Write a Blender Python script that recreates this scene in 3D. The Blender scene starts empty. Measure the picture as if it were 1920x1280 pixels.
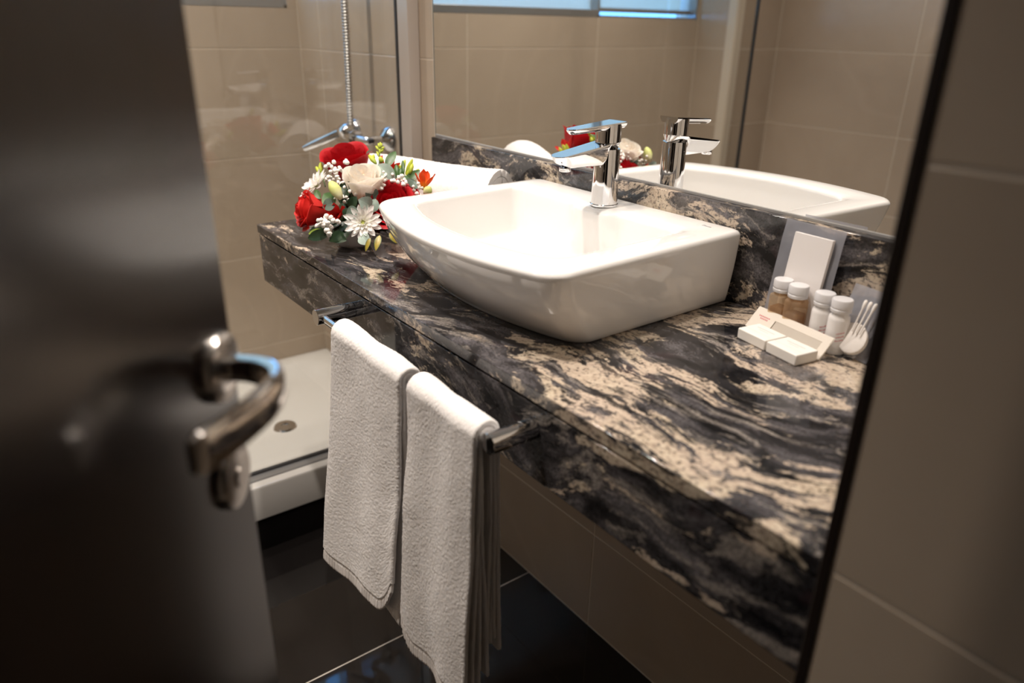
import bpy, bmesh, math, random
import numpy as np
from mathutils import Vector, Matrix, Quaternion

random.seed(4)
rng = np.random.default_rng(7)
S = bpy.context.scene
COL = S.collection
PI = math.pi

# ------------------------------------------------------------------ camera
cam_d = bpy.data.cameras.new('camera')
cam = bpy.data.objects.new('camera', cam_d)
COL.objects.link(cam)
S.camera = cam
cam_d.sensor_width = 36.0
cam_d.lens = 1394.634 / 1920 * 36.0
cam_d.clip_start = 0.02
CAM = Vector((1.48125, -0.920625, 1.226))
c_yaw, c_pit, c_rol = 0.649094701, 0.400606524, 0.0186270213
fw = Vector((-math.cos(c_yaw) * math.cos(c_pit), math.sin(c_yaw) * math.cos(c_pit), -math.sin(c_pit)))
rt = fw.cross(Vector((0, 0, 1))).normalized()
up = rt.cross(fw)
rt2 = rt * math.cos(c_rol) + up * math.sin(c_rol)
up2 = -rt * math.sin(c_rol) + up * math.cos(c_rol)
m3 = Matrix((rt2, up2, -fw)).transposed()
cam.matrix_world = Matrix.Translation(CAM) @ m3.to_4x4()
cam_d.dof.use_dof = True
cam_d.dof.focus_distance = 1.18
cam_d.dof.aperture_fstop = 2.8

# ------------------------------------------------------------------ sky outside the window
W = bpy.data.worlds.new('sky')
S.world = W
W.use_nodes = True
W.node_tree.nodes['Background'].inputs[0].default_value = (0.13, 0.42, 1.0, 1)
W.node_tree.nodes['Background'].inputs[1].default_value = 5.0

# ------------------------------------------------------------------ lamps (ceiling downlights and one added fill)
def spot(name, loc, power, col=(1, 0.80, 0.60), size=1.9, blend=0.9, rad=0.022, target=None):
    l = bpy.data.lights.new(name, 'SPOT')
    l.energy = power; l.color = col; l.spot_size = size; l.spot_blend = blend; l.shadow_soft_size = rad
    o = bpy.data.objects.new(name, l); COL.objects.link(o); o.location = loc
    if target is not None:
        o.rotation_euler = (Vector(target) - Vector(loc)).to_track_quat('-Z', 'Y').to_euler()
    return o
LC = (1, 0.90, 0.81)
spot('downlight_or_fill', (0.26, -0.36, 2.36), 26, LC, 1.9)
spot('downlight_or_fill', (0.80, -0.36, 2.36), 27, LC, 1.9)
spot('downlight_or_fill', (0.55, -0.74, 2.36), 66, LC, 1.42)
spot('downlight_or_fill', (0.22, -1.36, 2.36), 36, (1, .86, .74), 2.3)  # unseen fill added to brighten the opposite wall, towel fronts and pier
spot('downlight_or_fill', (-0.47, -0.42, 2.36), 62, LC, 1.40)
spot('downlight_or_fill', (-0.47, -1.05, 2.36), 66, LC, 1.40)

S.view_settings.view_transform = 'Standard'
S.view_settings.look = 'None'
S.view_settings.exposure = 0.35
S.view_settings.gamma = 1.0
S.view_settings.use_curve_mapping = False
S.cycles.use_denoising = True
S.cycles.max_bounces = 14
S.cycles.diffuse_bounces = 5
S.cycles.glossy_bounces = 8
S.cycles.transparent_max_bounces = 24
S.cycles.caustics_reflective = True
S.cycles.sample_clamp_indirect = 6.0
S.cycles.blur_glossy = 0.6

# ------------------------------------------------------------------ material helpers
class NT:
    def __init__(self, name):
        self.m = bpy.data.materials.new(name); self.m.use_nodes = True
        self.t = self.m.node_tree; self.t.nodes.clear()
        self.out = self.n('ShaderNodeOutputMaterial')
    def n(self, typ, **kw):
        nd = self.t.nodes.new(typ)
        for k, v in kw.items():
            setattr(nd, k, v)
        return nd
    def l(self, a, b):
        self.t.links.new(a, b)
    def bsdf(self, col=(.8, .8, .8), rough=.5, metal=0., **kw):
        b = self.n('ShaderNodeBsdfPrincipled')
        b.inputs['Base Color'].default_value = (*col, 1)
        b.inputs['Roughness'].default_value = rough
        b.inputs['Metallic'].default_value = metal
        for k, v in kw.items():
            b.inputs[k.replace('_', ' ')].default_value = v
        self.l(b.outputs[0], self.out.inputs[0])
        return b
    def noise(self, vec, scale, detail=4, rough=.55, dist=0.):
        x = self.n('ShaderNodeTexNoise')
        x.inputs['Scale'].default_value = scale; x.inputs['Detail'].default_value = detail
        x.inputs['Roughness'].default_value = rough; x.inputs['Distortion'].default_value = dist
        if vec is not None:
            self.l(vec, x.inputs['Vector'])
        return x
    def ramp(self, fac, stops, interp='LINEAR'):
        r = self.n('ShaderNodeValToRGB'); r.color_ramp.interpolation = interp
        e = r.color_ramp.elements
        while len(e) < len(stops):
            e.new(0.5)
        for el, (p, c) in zip(e, stops):
            el.position = p
            el.color = (*c, 1) if hasattr(c, '__len__') else (c, c, c, 1)
        self.l(fac, r.inputs[0])
        return r
    def mix(self, fac, a, b, mode='MIX'):
        x = self.n('ShaderNodeMix', data_type='RGBA', blend_type=mode)
        for sock, v in ((x.inputs[0], fac), (x.inputs[6], a), (x.inputs[7], b)):
            if hasattr(v, 'links'):
                self.l(v, sock)
            elif hasattr(v, '__len__'):
                sock.default_value = (*v, 1)
            else:
                sock.default_value = v
        return x.outputs[2]
    def bump(self, height, strength, dist, b):
        x = self.n('ShaderNodeBump')
        x.inputs['Strength'].default_value = strength; x.inputs['Distance'].default_value = dist
        self.l(height, x.inputs['Height']); self.l(x.outputs[0], b.inputs['Normal'])
    def coord(self, kind='Object'):
        return self.n('ShaderNodeTexCoord').outputs[kind]
    def mapping(self, vec, loc=(0, 0, 0), rot=(0, 0, 0), scale=(1, 1, 1)):
        x = self.n('ShaderNodeMapping')
        x.inputs[1].default_value = loc; x.inputs[2].default_value = rot; x.inputs[3].default_value = scale
        self.l(vec, x.inputs[0])
        return x.outputs[0]

def simple(name, col, rough=.5, metal=0., **kw):
    t = NT(name); t.bsdf(col, rough, metal, **kw); return t.m

def tile_material(name, base, dark, rough, vein=.35):
    t = NT(name); b = t.bsdf(base, rough)
    co = t.coord(); info = t.n('ShaderNodeObjectInfo')
    ofs = t.n('ShaderNodeVectorMath', operation='SCALE'); ofs.inputs['Scale'].default_value = 7.0
    cmb = t.n('ShaderNodeCombineXYZ')
    t.l(info.outputs['Random'], cmb.inputs[0]); t.l(info.outputs['Random'], cmb.inputs[1]); t.l(info.outputs['Random'], cmb.inputs[2])
    t.l(cmb.outputs[0], ofs.inputs[0])
    add = t.n('ShaderNodeVectorMath', operation='ADD'); t.l(co, add.inputs[0]); t.l(ofs.outputs[0], add.inputs[1])
    n1 = t.noise(add.outputs[0], 3.0, 5, .6, .6)
    r1 = t.ramp(n1.outputs[0], [(.3, dark), (.65, base)])
    st = t.mapping(add.outputs[0], rot=(0.5, 0.7, 0.6), scale=(1.0, 3.0, 1.0))
    n2 = t.noise(st, 1.1, 2, .5, .4)
    r2 = t.ramp(n2.outputs[0], [(.485, 0.), (.5, 1.), (.515, 0.)])
    lt = tuple(min(1, c * 1.22) for c in base)
    fac = t.n('ShaderNodeMath', operation='MULTIPLY'); fac.inputs[1].default_value = vein
    t.l(r2.outputs[0], fac.inputs[0])
    c2 = t.mix(fac.outputs[0], r1.outputs[0], lt)
    t.l(c2, b.inputs['Base Color'])
    return t.m

def granite_material(name, bias=0.):
    t = NT(name); b = t.bsdf((.1, .1, .1), .085); b.inputs['IOR'].default_value = 1.56
    co = t.coord()
    def vmath(op, a_, b_):
        x = t.n('ShaderNodeVectorMath', operation=op)
        t.l(a_, x.inputs[0])
        if op == 'SCALE': x.inputs['Scale'].default_value = b_
        elif hasattr(b_, 'links'): t.l(b_, x.inputs[1])
        else: x.inputs[1].default_value = b_
        return x.outputs[0]
    def math_(op, a_, b_):
        x = t.n('ShaderNodeMath', operation=op)
        for sck, v in ((x.inputs[0], a_), (x.inputs[1], b_)):
            if hasattr(v, 'links'): t.l(v, sck)
            else: sck.default_value = v
        return x.outputs[0]
    rot = t.mapping(co, loc=(.31, .17, .42), rot=(0.35, 0.10, -0.17))
    w1 = t.noise(rot, 4.2, 2, .5)
    a1 = vmath('ADD', rot, vmath('SCALE', vmath('SUBTRACT', w1.outputs['Color'], (.5, .5, .5)), .17))
    w2 = t.noise(a1, 26, 3, .6)
    a2 = vmath('ADD', a1, vmath('SCALE', vmath('SUBTRACT', w2.outputs['Color'], (.5, .5, .5)), .020))
    st = t.mapping(a2, scale=(4.6, 14.5, 14.5))
    nA = t.noise(st, 1.0, 10, .66)                      # large cream bodies with ragged edges
    sep = t.n('ShaderNodeSeparateXYZ'); t.l(co, sep.inputs[0])
    mr = t.n('ShaderNodeMapRange', interpolation_type='SMOOTHSTEP'); t.l(sep.outputs[0], mr.inputs[0])
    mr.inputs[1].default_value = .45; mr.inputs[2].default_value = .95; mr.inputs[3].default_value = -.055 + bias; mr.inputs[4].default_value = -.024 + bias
    nH = t.noise(t.mapping(a2, loc=(1, 5, 2), scale=(9., 42., 42.)), 1.0, 7, .66, .3)
    fa = math_('ADD', nA.outputs[0], mr.outputs[0])
    fa = math_('ADD', fa, math_('MULTIPLY', math_('SUBTRACT', nH.outputs[0], .5), .42))
    nF = t.noise(co, 150, 3, .6)
    fa = math_('ADD', fa, math_('MULTIPLY', math_('SUBTRACT', nF.outputs[0], .5), .055))
    mA = t.ramp(fa, [(.498, 0.), (.524, 1.)])
    nT = t.noise(t.mapping(a2, scale=(9., 34., 34.)), 1.0, 6, .66, .5)     # dark threads
    mT = t.ramp(nT.outputs[0], [(.42, .10), (.47, 1.)])
    nS = t.noise(t.mapping(a2, loc=(3, 1, 2), scale=(7., 46., 46.)), 1.0, 6, .68, .3)   # pale flecks in the dark
    mS = t.ramp(nS.outputs[0], [(.545, 0.), (.64, .70)])
    nG = t.noise(st, 2.4, 6, .62)
    dark = t.ramp(nG.outputs[0], [(.36, (.007, .007, .008)), (.5, (.030, .028, .030)), (.66, (.105, .097, .102))])
    dark = t.mix(mS.outputs[0], dark.outputs[0], (.30, .265, .235))
    gr = t.ramp(t.noise(co, 330, 3, .7).outputs[0], [(.32, .45), (.68, 1.6)])
    dark = t.mix(1., dark, gr.outputs[0], 'MULTIPLY')
    nP = t.noise(a2, 8, 3)
    dark = t.mix(t.ramp(nP.outputs[0], [(.62, 0.), (.70, .45)]).outputs[0], dark, (.050, .016, .022))
    nD = t.noise(co, 120, 4, .6)
    cream = t.ramp(nD.outputs[0], [(.34, (.18, .14, .11)), (.43, (.42, .34, .25)), (.62, (.56, .475, .36))])
    nY = t.noise(a2, 11, 3)
    cream = t.mix(t.ramp(nY.outputs[0], [(.4, 0.), (.65, .75)]).outputs[0], cream.outputs[0], (.52, .415, .335))
    spk = t.ramp(t.noise(co, 210, 2, .5).outputs[0], [(.35, .22), (.43, 1.)])
    m = math_('MULTIPLY', math_('MULTIPLY', mA.outputs[0], mT.outputs[0]), spk.outputs[0])
    t.l(t.mix(m, dark, cream), b.inputs['Base Color'])
    return t.m

def glass_material(name, tint=(.955, .96, .95), ior=1.55, rough=0.0, opacity=0.0, opcol=(.8, .8, .8)):
    t = NT(name)
    tr = t.n('ShaderNodeBsdfTransparent'); tr.inputs[0].default_value = (*tint, 1)
    gl = t.n('ShaderNodeBsdfGlossy'); gl.inputs['Roughness'].default_value = rough
    fr = t.n('ShaderNodeFresnel')
    geo = t.n('ShaderNodeNewGeometry'); mr = t.n('ShaderNodeMapRange')      # same air-to-glass reflectance on both faces of the thin sheet
    t.l(geo.outputs['Backfacing'], mr.inputs[0]); mr.inputs[3].default_value = ior; mr.inputs[4].default_value = 1 / ior
    t.l(mr.outputs[0], fr.inputs[0])
    mx = t.n('ShaderNodeMixShader'); t.l(fr.outputs[0], mx.inputs[0]); t.l(tr.outputs[0], mx.inputs[1]); t.l(gl.outputs[0], mx.inputs[2])
    last = mx.outputs[0]
    if opacity > 0:
        df = t.n('ShaderNodeBsdfDiffuse'); df.inputs[0].default_value = (*opcol, 1)
        tl = t.n('ShaderNodeBsdfTranslucent'); tl.inputs[0].default_value = (*opcol, 1)
        ad = t.n('ShaderNodeMixShader'); ad.inputs[0].default_value = .5
        t.l(df.outputs[0], ad.inputs[1]); t.l(tl.outputs[0], ad.inputs[2])
        m2 = t.n('ShaderNodeMixShader'); m2.inputs[0].default_value = opacity
        t.l(last, m2.inputs[1]); t.l(ad.outputs[0], m2.inputs[2]); last = m2.outputs[0]
    t.l(last, t.out.inputs[0])
    return t.m

def petal_material(name, c_edge, c_base, trans=.25, rough=.55):
    t = NT(name); b = t.bsdf(c_edge, rough)
    co = t.coord('UV'); sep = t.n('ShaderNodeSeparateXYZ'); t.l(co, sep.inputs[0])
    r = t.ramp(sep.outputs[1], [(0., c_base), (.55, c_edge)])
    n = t.noise(t.coord(), 260, 3)
    v = t.ramp(n.outputs[0], [(.3, .93), (.7, 1.03)])
    c = t.mix(1., r.outputs[0], v.outputs[0], 'MULTIPLY')
    t.l(c, b.inputs['Base Color'])
    tl = t.n('ShaderNodeBsdfTranslucent'); t.l(c, tl.inputs[0])
    mx = t.n('ShaderNodeMixShader'); mx.inputs[0].default_value = trans
    t.l(b.outputs[0], mx.inputs[1]); t.l(tl.outputs[0], mx.inputs[2]); t.l(mx.outputs[0], t.out.inputs[0])
    return t.m

def leaf_material(name, c1, c2, c_edge=None, rough=.4, edge0=.62):
    t = NT(name); b = t.bsdf(c1, rough)
    uv = t.coord('UV'); sep = t.n('ShaderNodeSeparateXYZ'); t.l(uv, sep.inputs[0])
    n = t.noise(t.coord(), 120, 4)
    c = t.mix(t.ramp(n.outputs[0], [(.35, 0.), (.65, 1.)]).outputs[0], c1, c2)
    ab = t.n('ShaderNodeMath', operation='SUBTRACT'); ab.inputs[1].default_value = .5; t.l(sep.outputs[0], ab.inputs[0])
    a2 = t.n('ShaderNodeMath', operation='ABSOLUTE'); t.l(ab.outputs[0], a2.inputs[0])
    a3 = t.n('ShaderNodeMath', operation='MULTIPLY'); a3.inputs[1].default_value = 2.; t.l(a2.outputs[0], a3.inputs[0])
    rib = t.ramp(a3.outputs[0], [(0., 1.), (.06, 0.)])
    c = t.mix(t.mixfac(rib.outputs[0], .45) if hasattr(t, 'mixfac') else rib.outputs[0], c, tuple(min(1, x * 1.5) for x in c1))
    if c_edge:
        e = t.ramp(a3.outputs[0], [(edge0, 0.), (edge0 + .12, 1.)])
        c = t.mix(e.outputs[0], c, c_edge)
    t.l(c, b.inputs['Base Color'])
    return t.m

def terry_material(name, col=(.86, .825, .80), scale=1300):
    t = NT(name); b = t.bsdf(col, 1.0)
    b.inputs['Sheen Weight'].default_value = .25; b.inputs['Sheen Roughness'].default_value = .5
    b.inputs['Specular IOR Level'].default_value = .15
    n = t.noise(t.coord(), scale, 3, .6)
    t.bump(n.outputs[0], .55, .0012, b)
    return t.m

M = {}
M['tile'] = tile_material('beige_tile', (.47, .385, .30), (.425, .345, .268), .2, .16)
M['tile_floor'] = tile_material('black_tile', (.012, .0105, .010), (.007, .006, .006), .03, 0.)
M['grout'] = simple('grout', (.66, .58, .48), .8)
M['grout_dark'] = simple('dark_grout', (.62, .56, .50), .8)
M['granite'] = granite_material('granite')
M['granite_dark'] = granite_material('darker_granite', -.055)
M['ceramic'] = simple('porcelain', (.82, .805, .785), .07)
M['ceramic'].node_tree.nodes['Principled BSDF'].inputs['Coat Weight'].default_value = .3
M['chrome'] = simple('chrome', (.80, .80, .81), .035, 1.)
M['satin'] = simple('satin_nickel', (.78, .73, .68), .24, 1.)
M['hose'] = simple('ribbed_steel', (.50, .48, .46), .32, .9)
M['nickel'] = simple('polished_nickel', (.78, .73, .68), .10, 1.)
M['dark_hole'] = simple('dark_hole', (.06, .055, .05), .6)
M['mirror'] = simple('mirror_silver', (.88, .88, .87), 0.0, 1.)
M['mirror_edge'] = simple('mirror_edge', (.16, .17, .16), .2)
M['silicone'] = simple('grey_silicone', (.30, .29, .28), .5)
M['alu'] = simple('champagne_aluminium', (.60, .54, .49), .32, .35)
M['alu_grey'] = simple('grey_aluminium', (.34, .34, .34), .32, .6)
M['rubber'] = simple('black_rubber', (.02, .02, .022), .5)
M['paint'] = simple('white_paint', (.80, .78, .74), .9)
M['glass'] = glass_material('shower_glass')
M['pane'] = glass_material('window_glass')
M['wenge'] = None
t = NT('wenge_door'); b = t.bsdf((.03, .018, .013), .20, 0., IOR=1.85)
gn = t.noise(t.mapping(t.coord(), scale=(40, 40, 1.2)), 3, 6, .6, .3)
gc = t.ramp(gn.outputs[0], [(.3, (.008, .0045, .0035)), (.7, (.018, .010, .008))])
t.l(gc.outputs[0], b.inputs['Base Color'])
M['wenge'] = t.m
M['trim'] = simple('dark_wood_trim', (.012, .007, .005), .4)
M['blind'] = None
t = NT('blind_cloth')
tl = t.n('ShaderNodeBsdfTranslucent'); tl.inputs[0].default_value = (.85, .52, .33, 1)
df = t.n('ShaderNodeBsdfDiffuse'); df.inputs[0].default_value = (.55, .55, .55, 1)
mx = t.n('ShaderNodeMixShader'); mx.inputs[0].default_value = .35
t.l(tl.outputs[0], mx.inputs[1]); t.l(df.outputs[0], mx.inputs[2]); t.l(mx.outputs[0], t.out.inputs[0])
M['blind'] = t.m
M['terry'] = terry_material('white_terry')
t = NT('white_hem'); b = t.bsdf((.84, .80, .77), .95)
hs_ = t.n('ShaderNodeSeparateXYZ'); t.l(t.coord(), hs_.inputs[0])
hm = t.n('ShaderNodeMath', operation='MULTIPLY'); hm.inputs[1].default_value = 2 * PI / .0044; t.l(hs_.outputs[0], hm.inputs[0])
hn = t.n('ShaderNodeMath', operation='SINE'); t.l(hm.outputs[0], hn.inputs[0])
t.bump(hn.outputs[0], .6, .0007, b)
M['hem'] = t.m
M['rose_red'] = petal_material('red_petal', (.50, .006, .012), (.26, .003, .006))
M['rose_scarlet'] = petal_material('scarlet_petal', (.66, .022, .016), (.34, .006, .006))
M['rose_cream'] = petal_material('cream_petal', (.95, .90, .82), (.93, .66, .45), .3)
M['mum'] = petal_material('white_petal', (.88, .85, .82), (.78, .80, .55), .3)
M['orange'] = petal_material('orange_petal', (.85, .10, .015), (.90, .48, .03), .3)
M['leaf'] = leaf_material('green_leaf', (.035, .085, .022), (.055, .12, .03))
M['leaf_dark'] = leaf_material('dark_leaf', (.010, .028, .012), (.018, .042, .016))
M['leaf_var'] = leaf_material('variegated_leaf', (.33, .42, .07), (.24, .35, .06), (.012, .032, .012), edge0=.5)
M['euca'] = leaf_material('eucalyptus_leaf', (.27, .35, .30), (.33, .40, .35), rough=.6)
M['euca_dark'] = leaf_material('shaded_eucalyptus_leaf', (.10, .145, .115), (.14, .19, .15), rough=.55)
M['leaf_yellow'] = leaf_material('yellow_leaf', (.36, .27, .03), (.22, .18, .03), (.10, .13, .03), edge0=.7)
M['bud'] = petal_material('green_bud', (.52, .58, .05), (.20, .30, .03), .2)
M['lily'] = petal_material('pale_bud', (.62, .66, .22), (.80, .72, .52), .2)
M['blossom'] = simple('white_blossom', (.86, .82, .76), .8)
M['stem'] = simple('green_stem', (.06, .11, .03), .6)
M['pot'] = simple('white_pot', (.78, .76, .74), .35)
M['eye'] = simple('flower_heart', (.50, .55, .13), .7)
M['plastic_white'] = simple('frosted_cap', (.68, .67, .68), .3)
M['plastic_white'].node_tree.nodes['Principled BSDF'].inputs['Subsurface Weight'].default_value = .0
M['amber'] = glass_material('amber_plastic', (.95, .86, .72), 1.4, .03, .28, (.80, .62, .44))
M['amber_liquid'] = glass_material('amber_liquid', (.80, .60, .40), 1.2, .1, .40, (.52, .36, .22))
M['lotion'] = simple('milky_plastic', (.80, .775, .76), .32)
M['print_red'] = simple('red_print', (.62, .16, .18), .6)
M['print_grey'] = simple('grey_print', (.45, .45, .47), .6)
M['paper'] = simple('white_paper', (.78, .74, .72), .8)
M['soap_wrap'] = simple('soap_wrapper', (.84, .81, .76), .35)
M['comb'] = simple('ivory_plastic', (.74, .68, .60), .35)
M['cello'] = glass_material('cellophane', (.985, .985, .985), 1.22, .03)
M['frost'] = glass_material('frosted_film', (.9, .9, .92), 1.4, .3, .62, (.60, .61, .68))
M['cotton'] = simple('cotton', (.82, .78, .74), 1.)
M['tray'] = simple('tray_acrylic', (.56, .54, .51), .12)

# ------------------------------------------------------------------ object helpers
def empty(name, loc):
    o = bpy.data.objects.new(name, None); o.empty_display_size = .03
    COL.objects.link(o); o.location = loc
    return o
def base_of(o):
    return o.get('_b', None)
def adopt(o, root):
    if root is not None:
        o.parent = root
        o.matrix_parent_inverse = Matrix.Translation(Vector(root.location)).inverted() if root.type == 'EMPTY' else Matrix.Identity(4)
def mesh(name, V, F, mat, parent=None, smooth=False, uv=None, loc=None):
    me = bpy.data.meshes.new(name)
    me.from_pydata([tuple(v) for v in V], [], [tuple(f) for f in F])
    if smooth:
        me.polygons.foreach_set('use_smooth', [True] * len(me.polygons))
    if uv is not None:
        ul = me.uv_layers.new(name='UVMap')
        li = np.empty(len(me.loops), dtype=np.int32); me.loops.foreach_get('vertex_index', li)
        ul.data.foreach_set('uv', np.asarray(uv, dtype=np.float32)[li].ravel())
    me.update()
    if mat is not None:
        me.materials.append(mat)
    o = bpy.data.objects.new(name, me); COL.objects.link(o)
    adopt(o, parent)
    return o
def bm_obj(name, bm, mat, parent=None, smooth=False, auto=None, bev=0.):
    bmesh.ops.recalc_face_normals(bm, faces=bm.faces)
    if bev:      # only the bevel strips are shaded smooth, the flat faces stay truly flat
        for f in bm.faces:
            f.smooth = min(e.calc_length() for e in f.edges) < bev * 1.05
        smooth = False
    me = bpy.data.meshes.new(name); bm.to_mesh(me); bm.free()
    if smooth:
        me.polygons.foreach_set('use_smooth', [True] * len(me.polygons))
    if auto:
        me.set_sharp_from_angle(angle=auto)
    me.materials.append(mat)
    o = bpy.data.objects.new(name, me); COL.objects.link(o); adopt(o, parent)
    return o
def tag(o, label=None, cat=None, group=None, kind=None):
    if label: o['label'] = label
    if cat: o['category'] = cat
    if group: o['group'] = group
    if kind: o['kind'] = kind
    return o
def add_box(bm, lo, hi, bev=0., seg=2):
    lo = Vector(lo); hi = Vector(hi)
    g = bmesh.ops.create_cube(bm, size=1.0)
    vs = g['verts']
    bmesh.ops.scale(bm, vec=hi - lo, verts=vs)
    bmesh.ops.translate(bm, vec=(lo + hi) / 2, verts=vs)
    if bev > 0:
        es = list({e for v in vs for e in v.link_edges})
        bmesh.ops.bevel(bm, geom=es, offset=bev, segments=seg, affect='EDGES', profile=.5)
def box(name, lo, hi, mat, parent=None, bev=0., seg=2):
    bm = bmesh.new(); add_box(bm, lo, hi, bev, seg)
    return bm_obj(name, bm, mat, parent, bev=bev)
def frame_of(d):
    d = Vector(d).normalized()
    a = Vector((0, 0, 1)) if abs(d.z) < .9 else Vector((1, 0, 0))
    x = a.cross(d).normalized(); y = d.cross(x)
    return x, y, d
def lathe(name, prof, origin, axis, mat, parent=None, n=48, smooth=True, auto=40):
    """prof: list of (radius, height) along axis; closed where radius is 0"""
    x, y, d = frame_of(axis); o = Vector(origin)
    V = []; F = []; rings = []
    for r, hh in prof:
        if r < 1e-7:
            rings.append([len(V)]); V.append(o + d * hh)
        else:
            rings.append(list(range(len(V), len(V) + n)))
            for i in range(n):
                a = 2 * PI * i / n
                V.append(o + d * hh + (x * math.cos(a) + y * math.sin(a)) * r)
    for A, B in zip(rings, rings[1:]):
        for i in range(n):
            j = (i + 1) % n
            if len(A) == 1 and len(B) == 1: continue
            if len(A) == 1: F.append((A[0], B[j], B[i]))
            elif len(B) == 1: F.append((A[i], A[j], B[0]))
            else: F.append((A[i], A[j], B[j], B[i]))
    ob = mesh(name, V, F, mat, parent, smooth)
    ob.data.validate()
    if smooth and auto:
        ob.data.set_sharp_from_angle(angle=math.radians(auto))
    return ob
def cyl(name, a, b, r, mat, parent=None, n=40, bev=.001):
    a = Vector(a); b = Vector(b); L = (b - a).length
    return lathe(name, [(0, 0), (r - bev, 0), (r, bev), (r, L - bev), (r - bev, L), (0, L)], a, b - a, mat, parent, n)
def tube(name, pts, rad, mat, parent=None, n=12, flat=1.0, upv=None, caps=True):
    """sweep an ellipse along pts; rad may be a list"""
    pts = [Vector(p) for p in pts]
    if not hasattr(rad, '__len__'): rad = [rad] * len(pts)
    V = []; F = []
    for i, p in enumerate(pts):
        d = (pts[min(i + 1, len(pts) - 1)] - pts[max(i - 1, 0)]).normalized()
        a = Vector(upv) if upv is not None else (Vector((0, 0, 1)) if abs(d.z) < .95 else Vector((1, 0, 0)))
        x = a.cross(d).normalized(); y = d.cross(x)
        for k in range(n):
            t_ = 2 * PI * k / n
            V.append(p + x * math.cos(t_) * rad[i] * flat + y * math.sin(t_) * rad[i])
    for i in range(len(pts) - 1):
        for k in range(n):
            F.append((i * n + k, i * n + (k + 1) % n, (i + 1) * n + (k + 1) % n, (i + 1) * n + k))
    if caps:
        F.append(tuple(range(n))[::-1]); F.append(tuple(range((len(pts) - 1) * n, len(pts) * n)))
    o = mesh(name, V, F, mat, parent, True)
    o.data.set_sharp_from_angle(angle=math.radians(50))
    return o
def tri_uv_sphere(c, r, n=8):
    V = []; F = []
    bm = bmesh.new(); bmesh.ops.create_icosphere(bm, subdivisions=n, radius=r)
    for v in bm.verts: V.append(Vector(c) + v.co)
    for f in bm.faces: F.append([v.index for v in f.verts])
    bm.free()
    return V, F

# ------------------------------------------------------------------ room shell
XW, YF, XR, ZC = -0.798, -2.08, 1.72, 2.40
TH = 0.304
ZJ = [-0.061 + TH * k for k in range(0, 9)]
def rect_minus(r, hole):
    """clip rectangle r=(a0,a1,b0,b1) by hole, list of what is left"""
    a0, a1, b0, b1 = r; h0, h1, g0, g1 = hole
    if h1 <= a0 or h0 >= a1 or g1 <= b0 or g0 >= b1: return [r]
    out = []
    if b0 < g0: out.append((a0, a1, b0, g0))
    if b1 > g1: out.append((a0, a1, g1, b1))
    c0, c1 = max(b0, g0), min(b1, g1)
    if a0 < h0: out.append((a0, h0, c0, c1))
    if a1 > h1: out.append((h1, a1, c0, c1))
    return out
def tiled(name, axis, pos, facing, rng_a, rng_b, ja, jb, mat, grout, holes=(), gap=.0015, proud=.0008, back=.05, backing_holes=(), ext=.004):
    """a wall / floor slab in grout colour with separate tiles standing proud of it.
       axis: normal axis; pos: tile face position; facing: +1/-1; a and b: the two in-plane axes"""
    ax = {'x': 0, 'y': 1, 'z': 2}[axis]; ia, ib = [i for i in range(3) if i != ax]
    bm = bmesh.new()
    rects = [(rng_a[0] - ext, rng_a[1] + ext, rng_b[0] - ext, rng_b[1] + ext)]
    for hh in backing_holes:
        rects = [q for r in rects for q in rect_minus(r, hh)]
    for r in rects:
        lo = [0, 0, 0]; hi = [0, 0, 0]
        lo[ia], hi[ia], lo[ib], hi[ib] = r
        p1 = pos - facing * proud; p0 = p1 - facing * back
        lo[ax], hi[ax] = min(p0, p1), max(p0, p1)
        add_box(bm, lo, hi)
    w = bm_obj(name, bm, grout)
    tag(w, kind='structure')
    A = [rng_a[0]] + [j for j in sorted(ja) if rng_a[0] + .004 < j < rng_a[1] - .004] + [rng_a[1]]
    B = [rng_b[0]] + [j for j in sorted(jb) if rng_b[0] + .004 < j < rng_b[1] - .004] + [rng_b[1]]
    cache = {}
    for a0, a1 in zip(A, A[1:]):
        for b0, b1 in zip(B, B[1:]):
            rs = [(a0 + gap, a1 - gap, b0 + gap, b1 - gap)]
            for hh in holes:
                rs = [q for r in rs for q in rect_minus(r, hh)]
            for r in rs:
                if r[1] - r[0] < .004 or r[3] - r[2] < .004: continue
                sz = (round(r[1] - r[0], 4), round(r[3] - r[2], 4))
                if sz not in cache:
                    b2 = bmesh.new()
                    hi = [0, 0, 0]; hi[ia] = sz[0] / 2; hi[ib] = sz[1] / 2; hi[ax] = proud / 2 + .0005
                    add_box(b2, [-q for q in hi], hi, .0006, 1)
                    me = bpy.data.meshes.new('tile'); b2.to_mesh(me); b2.free(); me.materials.append(mat)
                    cache[sz] = me
                o = bpy.data.objects.new('tile', cache[sz]); COL.objects.link(o)
                c = [0, 0, 0]; c[ia] = (r[0] + r[1]) / 2; c[ib] = (r[2] + r[3]) / 2
                c[ax] = pos - facing * (proud / 2 + .0005)
                o.location = c; o.parent = w
    return w

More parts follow.
